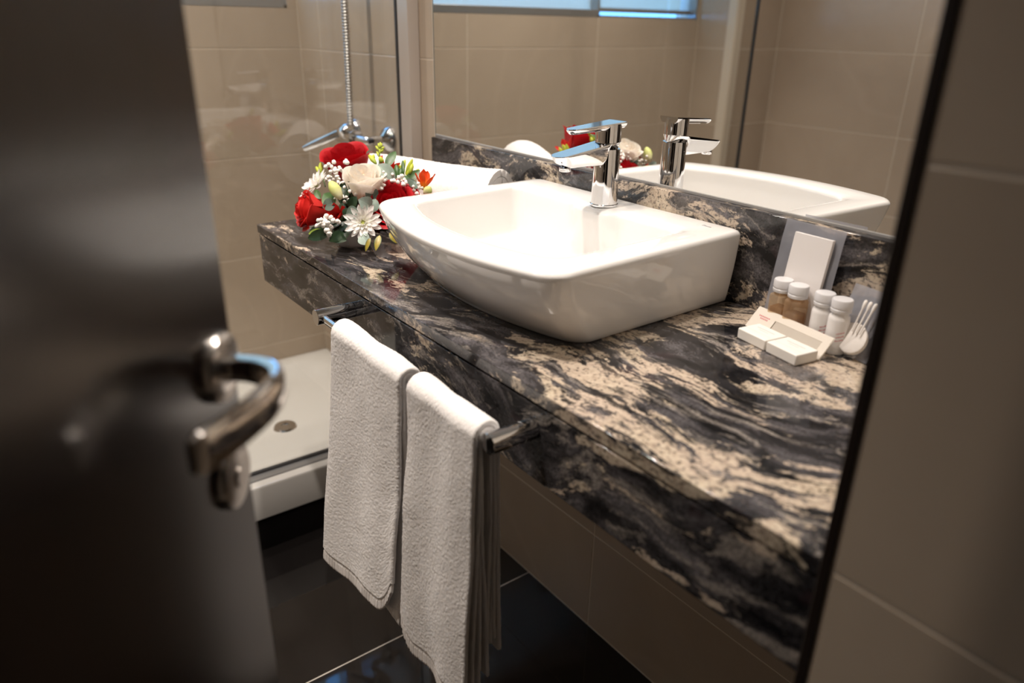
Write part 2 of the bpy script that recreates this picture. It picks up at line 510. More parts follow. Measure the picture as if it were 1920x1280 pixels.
FJX = [-.846, -.246, .354, .954, 1.554]
tiled('floor', 'z', 0.0, 1, (XW, XR), (YF, 0), FJX, [-.66 - .6 * k for k in range(0, 3)], M['tile_floor'], M['grout_dark'], back=.1, gap=.0013)
WIN = (-1.772, -.03, 1.263, 1.95)
tiled('wall_left', 'x', XW, 1, (-1.782, 0), (0, ZC), [-.606, -1.207], ZJ, M['tile'], M['grout'], holes=[WIN], backing_holes=[WIN], back=.12)
tiled('wall_back', 'y', 0.0, -1, (XW, XR), (0, ZC), [-.654, -.044, .566, 1.176], ZJ, M['tile'], M['grout'])
tiled('wall_front', 'y', YF, 1, (-.602, XR), (0, ZC), [-.602 + .6 * k for k in range(1, 5)], ZJ, M['tile'], M['grout'])
tiled('wall_shower_front', 'y', -1.782, 1, (XW, -.602), (0, ZC), [], ZJ, M['tile'], M['grout'], back=.04)
tiled('wall_shower_return', 'x', -.602, 1, (YF, -1.782), (0, ZC), [], ZJ, M['tile'], M['grout'], back=.04)
# right-hand wall with the doorway, and the unlit hall beyond it
DW = (-1.335, -.47, 0, 2.06)
tiled('wall_right', 'x', XR, -1, (YF, -.46), (0, ZC), [-1.4], ZJ, M['tile'], M['grout'], holes=[DW], backing_holes=[DW], back=.1)
hb = bmesh.new()
add_box(hb, (XR + .09, YF, -.02), (XR + 1.3, .0, 0)); add_box(hb, (XR + .09, YF, 2.4), (XR + 1.3, 0, 2.45))
add_box(hb, (XR + 1.3, YF, -.02), (XR + 1.35, 0, 2.45)); add_box(hb, (XR + .09, YF - .05, -.02), (XR + 1.35, YF, 2.45)); add_box(hb, (XR + .09, 0, -.02), (XR + 1.35, .05, 2.45))
tag(bm_obj('wall_hall', hb, simple('hall_paint', (.22, .17, .13), .8)), kind='structure')
tag(box('ceiling', (XW - .1, YF - .05, ZC), (XR + .1, .05, ZC + .08), M['paint']), kind='structure')
# the pier the counter runs into: face flush with the counter front
PX, PY = 1.2685, -.4525
tiled('wall_pier', 'y', PY, -1, (PX, XR + .09), (0, ZC), [PX + .60], ZJ, M['tile'], M['grout'], back=.44)
tag(box('trim_1', (PX - .0088, PY - .0015, 0), (PX - .0002, PY + .03, ZC), M['trim'], bev=.001), kind='structure')
tag(box('trim_2', (PX - .0112, PY + .004, 0), (PX - .0090, PY + .03, ZC), M['alu'], bev=.0005), kind='structure')

# window high in the shower end wall
wz0, wz1 = 1.263, 1.95
bm = bmesh.new()
for lo, hi in (((-.842, -1.772, wz0), (-.80, -.03, wz0 + .008)), ((-.842, -1.772, wz1 - .02), (-.80, -.03, wz1)),
               ((-.842, -1.772, wz0), (-.80, -1.764, wz1)), ((-.842, -.038, wz0), (-.80, -.03, wz1)), ((-.842, -1.213, wz0), (-.80, -1.203, wz1))):
    add_box(bm, lo, hi)
win = tag(bm_obj('window_1', bm, M['alu_grey']), kind='structure')
box('window_sill', (-.815, -1.203, 1.263), (-.7975, -.038, 1.2895), M['alu_grey'], win, .002)
box('sash_rail', (-.85, -1.764, 1.283), (-.832, -1.213, 1.299), M['alu_grey'], win, .002)
box('window_pane', (-.896, -1.764, 1.27), (-.892, -1.213, 1.94), M['pane'], win)
box('window_pane', (-.896, -1.203, 1.27), (-.892, -.038, 1.94), M['pane'], win)
def blind(y0, y1, z0, label, x0=-.862):
    n = 24; V = []; F = []
    for k in range(n + 1):
        y = y0 + (y1 - y0) * k / n
        for z in (z0, 1.945): V.append((x0 + .0012 * math.sin(k * .9), y, z))
    for k in range(n): F.append((2 * k, 2 * k + 2, 2 * k + 3, 2 * k + 1))
    tag(mesh('roller_blind', V, F, M['blind'], None, True), label, 'blind')
blind(-1.240, -.105, 1.28, 'wide pale roller blind hanging in the high window above the shower')
blind(-1.745, -1.2135, 1.297, 'narrow white roller blind at the far end of the window, seen in the mirror', -.872)

# ------------------------------------------------------------------ vanity counter
CZ = .851
van = empty('vanity_counter', (.62, -.22, .734))
tag(van, 'black and cream veined granite vanity counter with upstand and deep front apron', 'counter')
XE = PX - .0118
box('countertop', (0, -.447, CZ - .0168), (XE, -.001, CZ), M['granite'], van, .0012)
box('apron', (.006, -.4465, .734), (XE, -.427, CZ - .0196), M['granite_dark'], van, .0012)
box('backsplash', (-.024, -.0205, CZ + .0002), (XE, -.001, .992), M['granite'], van, .0012)
box('apron_return', (.006, -.426, .734), (.026, -.001, CZ - .0182), M['granite'], van, .0012)

# ------------------------------------------------------------------ mirror
mir = box('mirror', (-.0265, -.006, .9945), (XE, -.0009, 2.05), M['mirror'])
tag(mir, 'large frameless wall mirror standing on the granite upstand', 'mirror')
box('mirror_edge', (-.0295, -.0062, .9945), (-.0268, -.0009, 2.05), M['mirror_edge'], mir)
box('bottom_seal', (-.0265, -.0085, .9923), (XE, -.0063, .9958), M['silicone'], mir)

# ------------------------------------------------------------------ wash basin
def fillet(pts, radii, counts, edge_counts, bows):
    """closed outline through 4 corners with rounded corners; edge i runs from corner i to i+1 and may bow"""
    n = len(pts); P = [Vector(p) for p in pts]
    segs = []
    for i in range(n):
        a, b_, c = P[i - 1], P[i], P[(i + 1) % n]
        u = (a - b_).normalized(); v = (c - b_).normalized()
        ang = u.angle(v); d = radii[i] / math.tan(ang / 2)
        p0 = b_ + u * d; p1 = b_ + v * d
        cen = b_ + (u + v).normalized() * (radii[i] / math.sin(ang / 2))
        arc = []
        for k in range(counts + 1):
            f_ = k / counts
            q = (p0 - cen).lerp(p1 - cen, f_)
            arc.append(cen + q.normalized() * radii[i])
        segs.append(arc)
    out = []
    for i in range(n):
        out += segs[i]
        s, e = segs[i][-1], segs[(i + 1) % n][0]
        m = edge_counts[i]
        for k in range(1, m):
            out.append(s.lerp(e, k / m))
    return out
def outline(xb0, xb1, yb, xf0, xf1, yf0, yf1, bow, rb, rf):
    o = fillet([(xb0, yb), (xf0, yf0), (xf1, yf1), (xb1, yb)], [rb, rf, rf, rb], 10, [26, 44, 26, 70], None)
    L, R = min(xf0, xb0), max(xf1, xb1)
    res = []
    for p in o:
        # bow the front outwards; fades to nothing half-way to the back
        s = (p.x - (L + R) / 2) / ((R - L) / 2)
        yfl = yf0 + (yf1 - yf0) * (s * .5 + .5)
        dep = (yb - p.y) / (yb - yfl)
        wgt = max(0., min(1., (dep - .30) / .70)) ** 2.2
        res.append(Vector((p.x, p.y - bow * max(0, 1 - s * s) * wgt)))
    return res
def lerp_out(A, B, f_):
    return [a.lerp(b, f_) for a, b in zip(A, B)]
TZ = .963
top_o = outline(.381, .846, -.0235, .391, .862, -.370, -.388, .048, .012, .026)
bot_o = outline(.398, .834, -.0225, .404, .838, -.308, -.322, .040, .010, .020)
inn_t = outline(.410, .792, -.100, .424, .800, -.314, -.332, .044, .018, .024)
inn_b = outline(.416, .786, -.106, .430, .794, -.306, -.322, .042, .022, .030)
def bump_deck(o, amt):
    r = []
    for p in o:
        w = math.exp(-((p.x - .617) / .052) ** 4) * max(0., min(1., (p.y + .19) / .06))
        r.append(Vector((p.x, p.y - amt * w)))
    return r
inn_t = bump_deck(inn_t, .018); inn_b = bump_deck(inn_b, .006)
rings = []
def ring(o, z): rings.append([Vector((p.x, p.y, z)) for p in o])
H = TZ - CZ
ring(lerp_out(bot_o, inn_b, .06), CZ + .0006)
ring(bot_o, CZ + .0022)
NR = 14
for k in range(1, NR + 1):
    f_ = k / NR
    z = CZ + .0022 + (H - .0022 - .007) * f_
    g = f_ + .16 * math.sin(PI * f_)
    ring(lerp_out(bot_o, top_o, g), z)
rim = [(0.0, .007), (.03, .0045), (.075, .0022), (.14, .0007), (.24, 0.0)]
for a, dz in rim[1:]:
    ring(lerp_out(top_o, inn_t, a * .55), TZ - dz)
ring(lerp_out(top_o, inn_t, .45), TZ - .0002)
for a, dz in ((.72, .0006), (.86, .0016), (.94, .0034), (.985, .006), (1.0, .010)):
    ring(lerp_out(top_o, inn_t, a), TZ - dz)
FZ = .872
for k in range(1, 7):
    ring(lerp_out(inn_t, inn_b, k / 6), TZ - .010 - (TZ - .010 - FZ - .014) * k / 6)
cen = Vector((.612, -.215))
for a, dz in ((.012, .008), (.035, .0035), (.075, .001), (.13, 0.), (.3, -.001), (.5, -.0022), (.7, -.0036), (.88, -.005)):
    rings.append([Vector((*(p.lerp(cen, a)), FZ + dz)) for p in inn_b])
N = len(rings[0]); V = [p for r in rings for p in r]; F = []
for i in range(len(rings) - 1):
    for k in range(N):
        F.append((i * N + k, i * N + (k + 1) % N, (i + 1) * N + (k + 1) % N, (i + 1) * N + k))
V.append(Vector((cen.x, cen.y, FZ - .0055))); ci = len(V) - 1
for k in range(N): F.append(((len(rings) - 1) * N + k, (len(rings) - 1) * N + (k + 1) % N, ci))
V.append(Vector((.617, -.2, CZ + .0006)))
for k in range(N): F.append(((k + 1) % N, k, len(V) - 1))
basin = mesh('wash_basin', V, F, M['ceramic'], None, True)
tag(basin, 'white porcelain countertop wash basin with bowed front and flat back deck', 'basin')
# overflow: recessed dark opening with a rounded lip in the back wall
ofc = Vector((.640, -.1085, .9265)); ofd = Vector((0, -1, .05)).normalized()
lathe('overflow_hole', [(0, -.0005), (.0072, -.0005), (.0078, .0002)], ofc, ofd, M['dark_hole'], basin, 28)
lathe('overflow_lip', [(.0074, .0001), (.0082, .0012), (.0098, .0012), (.0112, -.001)], ofc, ofd, M['ceramic'], basin, 36)
lathe('drain', [(0, .003), (.016, .003), (.0195, .0018), (.021, 0), (.021, -.004)], (cen.x, cen.y, FZ - .004), (0, 0, 1), M['chrome'], basin, 40)
fc = bpy.data.curves.new('maker_mark', 'FONT'); fc.body = 'Roca'; fc.size = .0085; fc.extrude = .0001; fc.align_x = 'CENTER'
fo = bpy.data.objects.new('maker_mark_tmp', fc); COL.objects.link(fo)
bpy.context.view_layer.update()
me = bpy.data.meshes.new_from_object(fo.evaluated_get(bpy.context.evaluated_depsgraph_get()))
bpy.data.objects.remove(fo)
me.materials.clear(); me.materials.append(M['print_grey'])
mk = bpy.data.objects.new('maker_mark', me); COL.objects.link(mk); mk.location = (.803, -.056, TZ + .0002); adopt(mk, basin)

# ------------------------------------------------------------------ basin mixer tap
fau = empty('basin_tap', (.617, -.086, TZ))
tag(fau, 'chrome single-lever mixer tap on the deck of the white basin', 'tap')
FX, FY = .617, -.084
lathe('tap_body', [(0, 0), (.0222, 0), (.0225, .001), (.0225, .003), (.0215, .004), (.0208, .03), (.0204, .088), (.0200, .0895), (0, .0895)], (FX, FY, TZ), (0, 0, 1), M['chrome'], fau, 64)
lathe('cartridge_ring', [(0, 0), (.0185, 0), (.0185, .0045), (0, .0045)], (FX, FY, TZ + .0985), (0, 0, 1), M['dark_hole'], fau, 48)
def stadium_prism(name, x0, w0, w1, y_a, y_b, ztop, zbot, mat, parent, rr, taper=True, back=False):
    """a flat bar running along -y from y_a to y_b, widths w0 to w1, rounded tip; ztop/zbot are functions of f"""
    P = []
    n = 26
    outl = []
    L = y_a - y_b
    for k in range(n + 1):
        f_ = k / n; outl.append((f_, 1))
    lay = []
    prof = [(0.0, .42), (.05, .55), (.25, .70), (.55, .85), (.82, .97), (.93, 1.0), (1.0, .975)] if taper else [(0.0, .62), (.12, .74), (.45, .92), (.80, 1.0), (1.0, .965)]
    V = []; F = []
    shape = []
    nb = 9
    for k in range(nb):
        a = PI / 2 * (k + .5) / nb
        if back: shape.append((-w0 / 2 * math.sin(a), y_a + w0 / 2 * math.cos(a)))
    for k in range(n + 1):
        f_ = k / n * .86
        shape.append((-(w0 + (w1 - w0) * f_) / 2, y_a - L * f_))
    wr = (w0 + (w1 - w0) * .86) / 2; yr = y_a - L * .86; Lr = L * .14
    for k in range(1, 16):
        a = PI * k / 16
        shape.append((-wr * math.cos(a), yr - Lr * math.sin(a) ** .8))
    for k in range(n, -1, -1):
        f_ = k / n * .86
        shape.append(((w0 + (w1 - w0) * f_) / 2, y_a - L * f_))
    for k in range(nb - 1, -1, -1):
        a = PI / 2 * (k + .5) / nb
        if back: shape.append((w0 / 2 * math.sin(a), y_a + w0 / 2 * math.cos(a)))
    m = len(shape)
    for t_, sc in prof:
        for (x, y) in shape:
            f_ = (y_a - y) / L
            yy = y_a - (y_a - y) * (1 - (1 - sc) * .12)
            z = zbot(f_) + (ztop(f_) - zbot(f_)) * t_
            V.append((x0 + x * sc, yy, z))
    np_ = len(prof)
    for i in range(np_ - 1):
        for k in range(m):
            F.append((i * m + k, i * m + (k + 1) % m, (i + 1) * m + (k + 1) % m, (i + 1) * m + k))
    # lids as strips between the two long sides
    for base, flip in ((0, True), ((np_ - 1) * m, False)):
        for k in range(m // 2):
            q = (base + k, base + k + 1, base + m - 2 - k, base + m - 1 - k)
            if len(set(q)) < 4:
                q = tuple(dict.fromkeys(q))
            if len(q) >= 3: F.append(q[::-1] if flip else q)
    o = mesh(name, V, F, mat, parent, True)
    bm = bmesh.new(); bm.from_mesh(o.data); bmesh.ops.recalc_face_normals(bm, faces=bm.faces); bm.to_mesh(o.data); bm.free()
    o.data.set_sharp_from_angle(angle=math.radians(32))
    return o
ease = lambda a: a * a * (3 - 2 * a)
stadium_prism('spout', FX, .0412, .0330, FY, FY - .108, lambda q: TZ + .1005 - .0155 * q, lambda q: TZ + (.088 if q < .12 else .0655) + .0015 * q + .007 * max(0, q - .82) / .18, M['chrome'], fau, .003, True, True)
lathe('aerator', [(0, 0), (.0085, 0), (.009, .001), (.009, .006)], (FX, FY - .086, TZ + .0615), (0, 0, 1), M['chrome'], fau, 32)
lathe('lever_head', [(0, 0), (.0192, 0), (.0202, .001), (.0206, .026), (.0205, .0285), (0, .0285)], (FX, FY, TZ + .0985), (0, 0, 1), M['chrome'], fau, 64)
stadium_prism('lever', FX, .0395, .0230, FY + .020, FY - .083, lambda q: TZ + .1305 - .0075 * q, lambda q: TZ + .1205 - .0055 * q, M['chrome'], fau, .002, False)

# ------------------------------------------------------------------ towel rail
RZ, RY, RX0, RX1 = .8005, -.500, .429, .899
rail = empty('towel_rail', ((RX0 + RX1) / 2, -.447, RZ))
tag(rail, 'chrome towel rail fixed to the granite apron on two round posts', 'towel rail')
cyl('bar', (RX0, RY, RZ), (RX1, RY, RZ), .0055, M['chrome'], rail, 28)
for x in (RX0, RX1):
    p = lathe('post', [(0, 0), (.0128, 0), (.0128, .0165), (.0122, .0168), (.0122, .0176), (.0128, .0178), (.0128, .062), (.0121, .0628), (0, .0628)], (x, -.4472, RZ), (0, -1, 0), M['chrome'], rail, 44)

# ------------------------------------------------------------------ towels
def smooth_noise(shape, cells, amp):
    a = rng.normal(size=(cells[0] + 3, cells[1] + 3))
    yi = np.linspace(0, cells[0], shape[0]); xi = np.linspace(0, cells[1], shape[1])
    y0 = yi.astype(int); x0 = xi.astype(int); fy = (yi - y0)[:, None]; fx = (xi - x0)[None]
    fy = fy * fy * (3 - 2 * fy); fx = fx * fx * (3 - 2 * fx)
    v = (a[y0][:, x0] * (1 - fy) * (1 - fx) + a[y0 + 1][:, x0] * fy * (1 - fx) + a[y0][:, x0 + 1] * (1 - fy) * fx + a[y0 + 1][:, x0 + 1] * fy * fx)
    return v * amp
def terry_sheet(name, path, width_fn, th, parent, mat, step=.0016, hem=0, wave=0., fuzz=.00024, zcut=None, hem_band=None, edge_wave=None):
    """a thick sheet: path(s) -> (y, z) for s in metres; width_fn(s) -> (x0, x1)"""
    pts, L = path
    ns = int(L / step); nu = 120
    s = np.linspace(0, L, ns)
    cum = np.concatenate([[0], np.cumsum(np.hypot(np.diff(pts[:, 0]), np.diff(pts[:, 1])))])
    yy = np.interp(s, cum, pts[:, 0]); zz = np.interp(s, cum, pts[:, 1])
    ty = np.gradient(yy, s); tz = np.gradient(zz, s); ln = np.hypot(ty, tz); ty /= ln; tz /= ln
    ny, nz = -tz, ty     # outward normal (front side: towards -y when going up)
    x0 = np.array([width_fn(q)[0] for q in s]); x1 = np.array([width_fn(q)[1] for q in s])
    # loop round the cross-section: outer face, right edge, inner face, left edge
    u = np.linspace(0, 1, nu)
    k = 7
    ang = np.linspace(PI / 2, -PI / 2, k + 2)[1:-1]
    loop = [(q, 1.0, 0.) for q in u] + [(1., math.sin(a), math.cos(a)) for a in ang] + [(q, -1.0, 0.) for q in u[::4][::-1]] + [(0., -math.sin(a), -math.cos(a)) for a in ang]
    lu = np.array([p[0] for p in loop]); lt = np.array([p[1] for p in loop]); le = np.array([p[2] for p in loop])
    m = len(loop)
    big = smooth_noise((ns, nu), (7, 4), .0014) + smooth_noise((ns, nu), (30, 9), .00022)
    if wave:
        big += wave * np.sin(np.linspace(0, 1, nu)[None] * 9.0 + 1.2) * np.linspace(1, 0, ns)[:, None] ** 1.5
    fz = rng.normal(size=(ns, m)) * fuzz
    half = np.full(ns, th / 2)
    endr = np.minimum(1, np.minimum(s, L - s) / (th * .55)); half = half * np.sqrt(np.clip(1 - (1 - endr) ** 2, .04, 1))
    ribs = np.zeros((ns, m))
    if hem_band:
        a, b_ = hem_band
        inb = ((s >= a) & (s <= b_))
        rib = .0007 * np.sign(np.sin(lu * (x1 - x0).mean() / .0042 * 2 * PI)) * (lt > .5)
        ribs[inb] = rib[None]; fz[inb] *= .25
        half[inb] *= .72
        edge = (np.abs(s - b_) < .0022); half[edge] *= .72
    bigl = np.zeros((ns, m)); bigl[:, :nu] = big
    bi = big[:, ::4][:, ::-1]; i0 = nu + k; bigl[:, i0:i0 + bi.shape[1]] = bi
    bigl[:, nu:nu + k] = big[:, -1:]; bigl[:, i0 + bi.shape[1]:] = big[:, :1]
    off = lt[None] * half[:, None] + bigl + (fz + ribs) * lt[None]
    X = x0[:, None] + (x1 - x0)[:, None] * lu[None] + le[None] * (half[:, None] + fz * np.abs(le[None]))
    if edge_wave is not None:
        X = X + edge_wave(s)[:, None] * (lu[None] - .5)
    Y = yy[:, None] + ny[:, None] * off
    Z = zz[:, None] + nz[:, None] * off
    if zcut is not None:
        Z = Z + zcut(lu)[None] * np.clip(1 - s / .30, 0, 1)[:, None] ** 1.0
    Vv = np.stack([X, Y, Z], -1).reshape(-1, 3)
    i = np.arange(ns - 1)[:, None] * m; j = np.arange(m)[None]; j2 = (j + 1) % m
    Fq = np.stack([i + j, i + j2, i + m + j2, i + m + j], -1).reshape(-1, 4)
    faces = [tuple(f) for f in Fq.tolist()]
    hem_obj = None
    if hem_band:
        rowmax = int(np.searchsorted(s, hem_band[1]))
        nh = rowmax * m
        hem_faces = faces[:nh]; rest = faces[nh:]
        body = mesh(name, Vv.tolist(), rest + [tuple(range((ns - 1) * m, ns * m))], mat, parent, True)
        hv = Vv[:(rowmax + 1) * m]
        hem_obj = mesh('hem', hv.tolist(), hem_faces + [tuple(range(m))[::-1]], M['hem'], body, True)
        body.data.validate()
        bm = bmesh.new(); bm.from_mesh(body.data)
        bmesh.ops.delete(bm, geom=[v for v in bm.verts if not v.link_faces], context='VERTS'); bm.to_mesh(body.data); bm.free()
        return body
    return mesh(name, Vv.tolist(), faces + [tuple(range(m))[::-1], tuple(range((ns - 1) * m, ns * m))], mat, parent, True)
def drape(r, yf_bot, zf_bot, yb_bot, zb_bot, bulge=.004):
    """front bottom -> over the rail -> back bottom"""
    P = []
    y0 = RY - r
    for k in range(40):
        q = k / 40
        z = zf_bot + (RZ - zf_bot) * q
        P.append((yf_bot + (y0 - yf_bot) * (1 - (1 - q) ** 1.6) - bulge * math.sin(PI * q), z))
    for k in range(25):
        a = PI - PI * k / 24
        P.append((RY + r * math.cos(a), RZ + r * math.sin(a)))
    for k in range(1, 41):
        q = k / 40
        P.append((RY + r + (yb_bot - RY - r) * q, RZ + (zb_bot - RZ) * q))
    P = np.array(P)
    return P, float(np.hypot(np.diff(P[:, 0]), np.diff(P[:, 1])).sum())
def hand_towel(label, x0, x1, bx0, bx1, yf, zf, zr, cl, cr, seedw, bx1b):
    L0 = RZ - zf
    wf = lambda s: (x0 + (bx0 - x0) * max(0, 1 - s / L0) ** 1.3, x1 + (bx1 - x1) * max(0, 1 - s / L0) ** 1.3) if s < L0 else (x0, x1 + (bx1b - x1) * min(1, (s - L0) / .3))
    cut = lambda u: (zr * u + cr * np.clip((u - .82) / .18, 0, 1) ** 2 + cl * np.clip((.22 - u) / .22, 0, 1) ** 2)
    o = terry_sheet('hand_towel', drape(.0165, yf, zf, RY + .026, zf + .05), wf, .0072, None, M['terry'], hem_band=(0, .021), wave=seedw, zcut=cut)
    tag(o, label, 'towel', 'white hand towels hanging on the rail')
    wi = lambda s: (x0 + .004, x1 - .001 + (bx1 - x1) * max(0, 1 - s / L0) * .9)
    for q, (r_, df, dz, dx) in enumerate(((.0090, .015, .030, 0), (.0072, .030, .022, -.003), (.0064, .043, .036, -.001))):
        terry_sheet('inner_fold', drape(r_, yf + df, zf + dz, RY + .017 - .006 * q, zf + .05 + dz, .001), (lambda s, dx=dx: (x0 + .004, x1 - .001 + dx + (bx1 - x1) * max(0, 1 - s / L0) * .9)), .0052, o, M['terry'], step=.004, fuzz=.0003)
    return o
hand_towel('left white hand towel on the rail, hem ending higher, nearer the shower', .510, .7065, .494, .727, -.555, .392, .050, .006, .048, .0030, .706)
hand_towel('right white hand towel on the rail, hanging lower beside the right post', .7360, .881, .747, .896, -.546, .410, .006, .034, .012, .0040, .874)

# rolled towel lying along the back of the counter
def rolled_towel():
    A = Vector((.032, -.206, CZ)); B = Vector((.316, -.072, CZ)); R = .0655
    d = (B - A).normalized(); side = Vector((-d.y, d.x, 0)); L = (B - A).length
    turns, th = 3.4, .0155
    na = 300; nl = 170
    a = np.linspace(0, turns * 2 * PI, na)
    # spiral from the centre outwards, ending underneath
    r = .006 + (R - .006 - th / 2) * (a / a[-1]) ** .92
    ph = a - a[-1] - PI * .45
    cx = r * np.cos(ph); cz = r * np.sin(ph) * 1.0
    tx = np.gradient(cx); tz = np.gradient(cz); ln = np.hypot(tx, tz); nx, nz = tz / ln, -tx / ln
    half = np.full(na, th / 2 * .93); half[:4] *= [.3, .6, .8, .95]; half[-4:] *= [.95, .8, .6, .3]
    ox = np.concatenate([cx + nx * half, (cx - nx * half)[::-1]]); oz = np.concatenate([cz + nz * half, (cz - nz * half)[::-1]])
    m = len(ox)
    t_ = np.linspace(0, 1, nl)
    rows = []
    for q in t_:
        e = min(q, 1 - q) * L
        sh = 1 if e > .012 else .90 + .10 * math.sqrt(max(0, 1 - (1 - e / .012) ** 2))
        rows.append((q, sh))
    big = 1 + smooth_noise((nl, m), (7, 10), .012)
    big[:, -1] = big[:, 0]
    fz = rng.normal(size=(nl, m)) * .00045
    base = np.array(A); dd = np.array(d); sd = np.array(side)
    V = np.zeros((nl, m, 3))
    for i, (q, sh) in enumerate(rows):
        mid_r = np.concatenate([np.hypot(cx, cz), np.hypot(cx, cz)[::-1]])
        rad = np.hypot(ox, oz); rr = (mid_r + (rad - mid_r) * (sh if sh < 1 else 1)) * big[i] + fz[i]
        sag = 1 + .05 * math.sin(q * 5 + 1)
        xx = ox / rad * rr * 1.04; zz = np.maximum(oz / rad * rr * sag, -R + .001)
        p = base[None] + dd[None] * (q * L + 0.004 * np.sin(xx * 60)[:, None] * 0) + sd[None] * xx[:, None]
        p = p + np.array([0, 0, 1])[None] * (zz + R)[:, None]
        V[i] = p
    idx = np.arange(nl - 1)[:, None] * m; j = np.arange(m)[None]; j2 = (j + 1) % m
    Fq = np.stack([idx + j, idx + m + j, idx + m + j2, idx + j2], -1).reshape(-1, 4).tolist()
    n2 = m // 2
    for row, fl in ((0, 0), ((nl - 1) * m, 1)):
        for k in range(n2 - 1):
            q = (row + k, row + k + 1, row + m - 2 - k, row + m - 1 - k)
            Fq.append(q[::-1] if fl else q)
    o = mesh('rolled_towel', V.reshape(-1, 3).tolist(), Fq, M['terry'], None, True)
    bm = bmesh.new(); bm.from_mesh(o.data); bmesh.ops.recalc_face_normals(bm, faces=bm.faces); bm.to_mesh(o.data); bm.free()
    o.data.set_sharp_from_angle(angle=math.radians(60))
    return tag(o, 'thick rolled white bath towel lying against the granite upstand behind the flowers', 'towel')
rolled_towel()

# ------------------------------------------------------------------ flower arrangement
RIGHT = Vector((.599, .801, .017)); DOWN = Vector((.322, -.221, -.921)); FWD = Vector((-.734, .557, -.390)); UPV = Vector((0, 0, 1))
fl = empty('flower_arrangement', (.245, -.345, CZ))
tag(fl, 'low bouquet of red and cream roses with white chrysanthemums in a small white pot', 'flowers')

def petal_grid(fn, nu=9, nv=8):
    V = []; F = []; UV = []
    for j in range(nv + 1):
        for i in range(nu + 1):
            u = -1 + 2 * i / nu; v = j / nv
            V.append(fn(u, v)); UV.append((i / nu, v))
    for j in range(nv):
        for i in range(nu):
            a = j * (nu + 1) + i
            F.append((a, a + 1, a + nu + 2, a + nu + 1))
    return V, F, UV
def rose(center, axis, R, H, mat, label, layers, openness=.5, seed=0):
    rr = random.Random(seed)
    x, y, d = frame_of(axis); c = Vector(center) - d * H * .5
    core = lathe('rose', [(0, 0), (R * .25, .002), (R * .34, H * .25), (R * .30, H * .6), (R * .16, H * .80), (0, H * .84)], c, d, mat, fl, 18)
    core['label'] = label
    ph = rr.random() * 6
    nl = len(layers)
    for li, (cnt, r0, hh, flare, wid) in enumerate(layers):
        for k in range(cnt):
            ph0 = ph + 2 * PI * k / cnt + rr.uniform(-.15, .15)
            hj = hh * rr.uniform(.95, 1.04); fj = flare * rr.uniform(.8, 1.25); tilt = rr.uniform(-.02, .02)
            w1, w2 = rr.uniform(0, 6), rr.uniform(0, 6)
            def fn(u, v):
                a = ph0 + u * wid * (.55 + .45 * math.sin(min(1, v * 1.25) * PI / 2))
                rad = R * r0 * (.42 + .58 * math.sin(min(1., v * 1.35) * PI / 2) ** .9)
                rad += R * fj * max(0., v - .42) ** 2 * 2.6
                rad += R * .05 * u * (.4 + v) + R * .018 * math.sin(u * 5 + w1) * v
                zz = H * hj * (v - .10 * u * u * v * v - .03 * abs(u) ** 4 * v)
                curl = max(0., v - .84) / .16
                zz -= H * fj * .30 * curl ** 2
                rad += R * fj * .28 * curl
                zz += H * .006 * math.sin(u * 2.5 + w2) * v
                p = c + d * zz + (x * math.cos(a) + y * math.sin(a)) * rad
                return p
            V, F, UV = petal_grid(fn)
            mesh('petal', V, F, mat, core, True, UV)
        ph += .7
    return core
LAY = [(2, .20, .98, -.02, 1.5), (3, .34, 1.0, .02, 1.15), (3, .50, 1.0, .07, 1.0), (4, .66, .98, .14, .85), (5, .82, .93, .24, .72), (5, .95, .84, .36, .66)]
LAY_TIGHT = [(2, .22, 1.0, -.02, 1.5), (3, .40, 1.02, .02, 1.1), (3, .60, 1.0, .06, 1.0), (4, .78, .97, .12, .86), (4, .92, .93, .20, .80)]
rose((.1340, -.3030, .9770), (.12, -.20, 1), .041, .068, M['rose_red'], 'red rose at the top of the bouquet', LAY_TIGHT, seed=1)
rose((.2570, -.3290, .9600), (.26, -.12, 1), .0335, .064, M['rose_cream'], 'cream rose in the middle of the bouquet', LAY_TIGHT, seed=2)
rose((.1830, -.4010, .9080), (-.20, -.93, .16), .0285, .062, M['rose_scarlet'], 'scarlet rose leaning out to the left', LAY, seed=3)
rose((.3020, -.3020, .9230), (.55, -.40, .85), .041, .060, M['rose_red'], 'deep red rose beside the basin', LAY, seed=5)

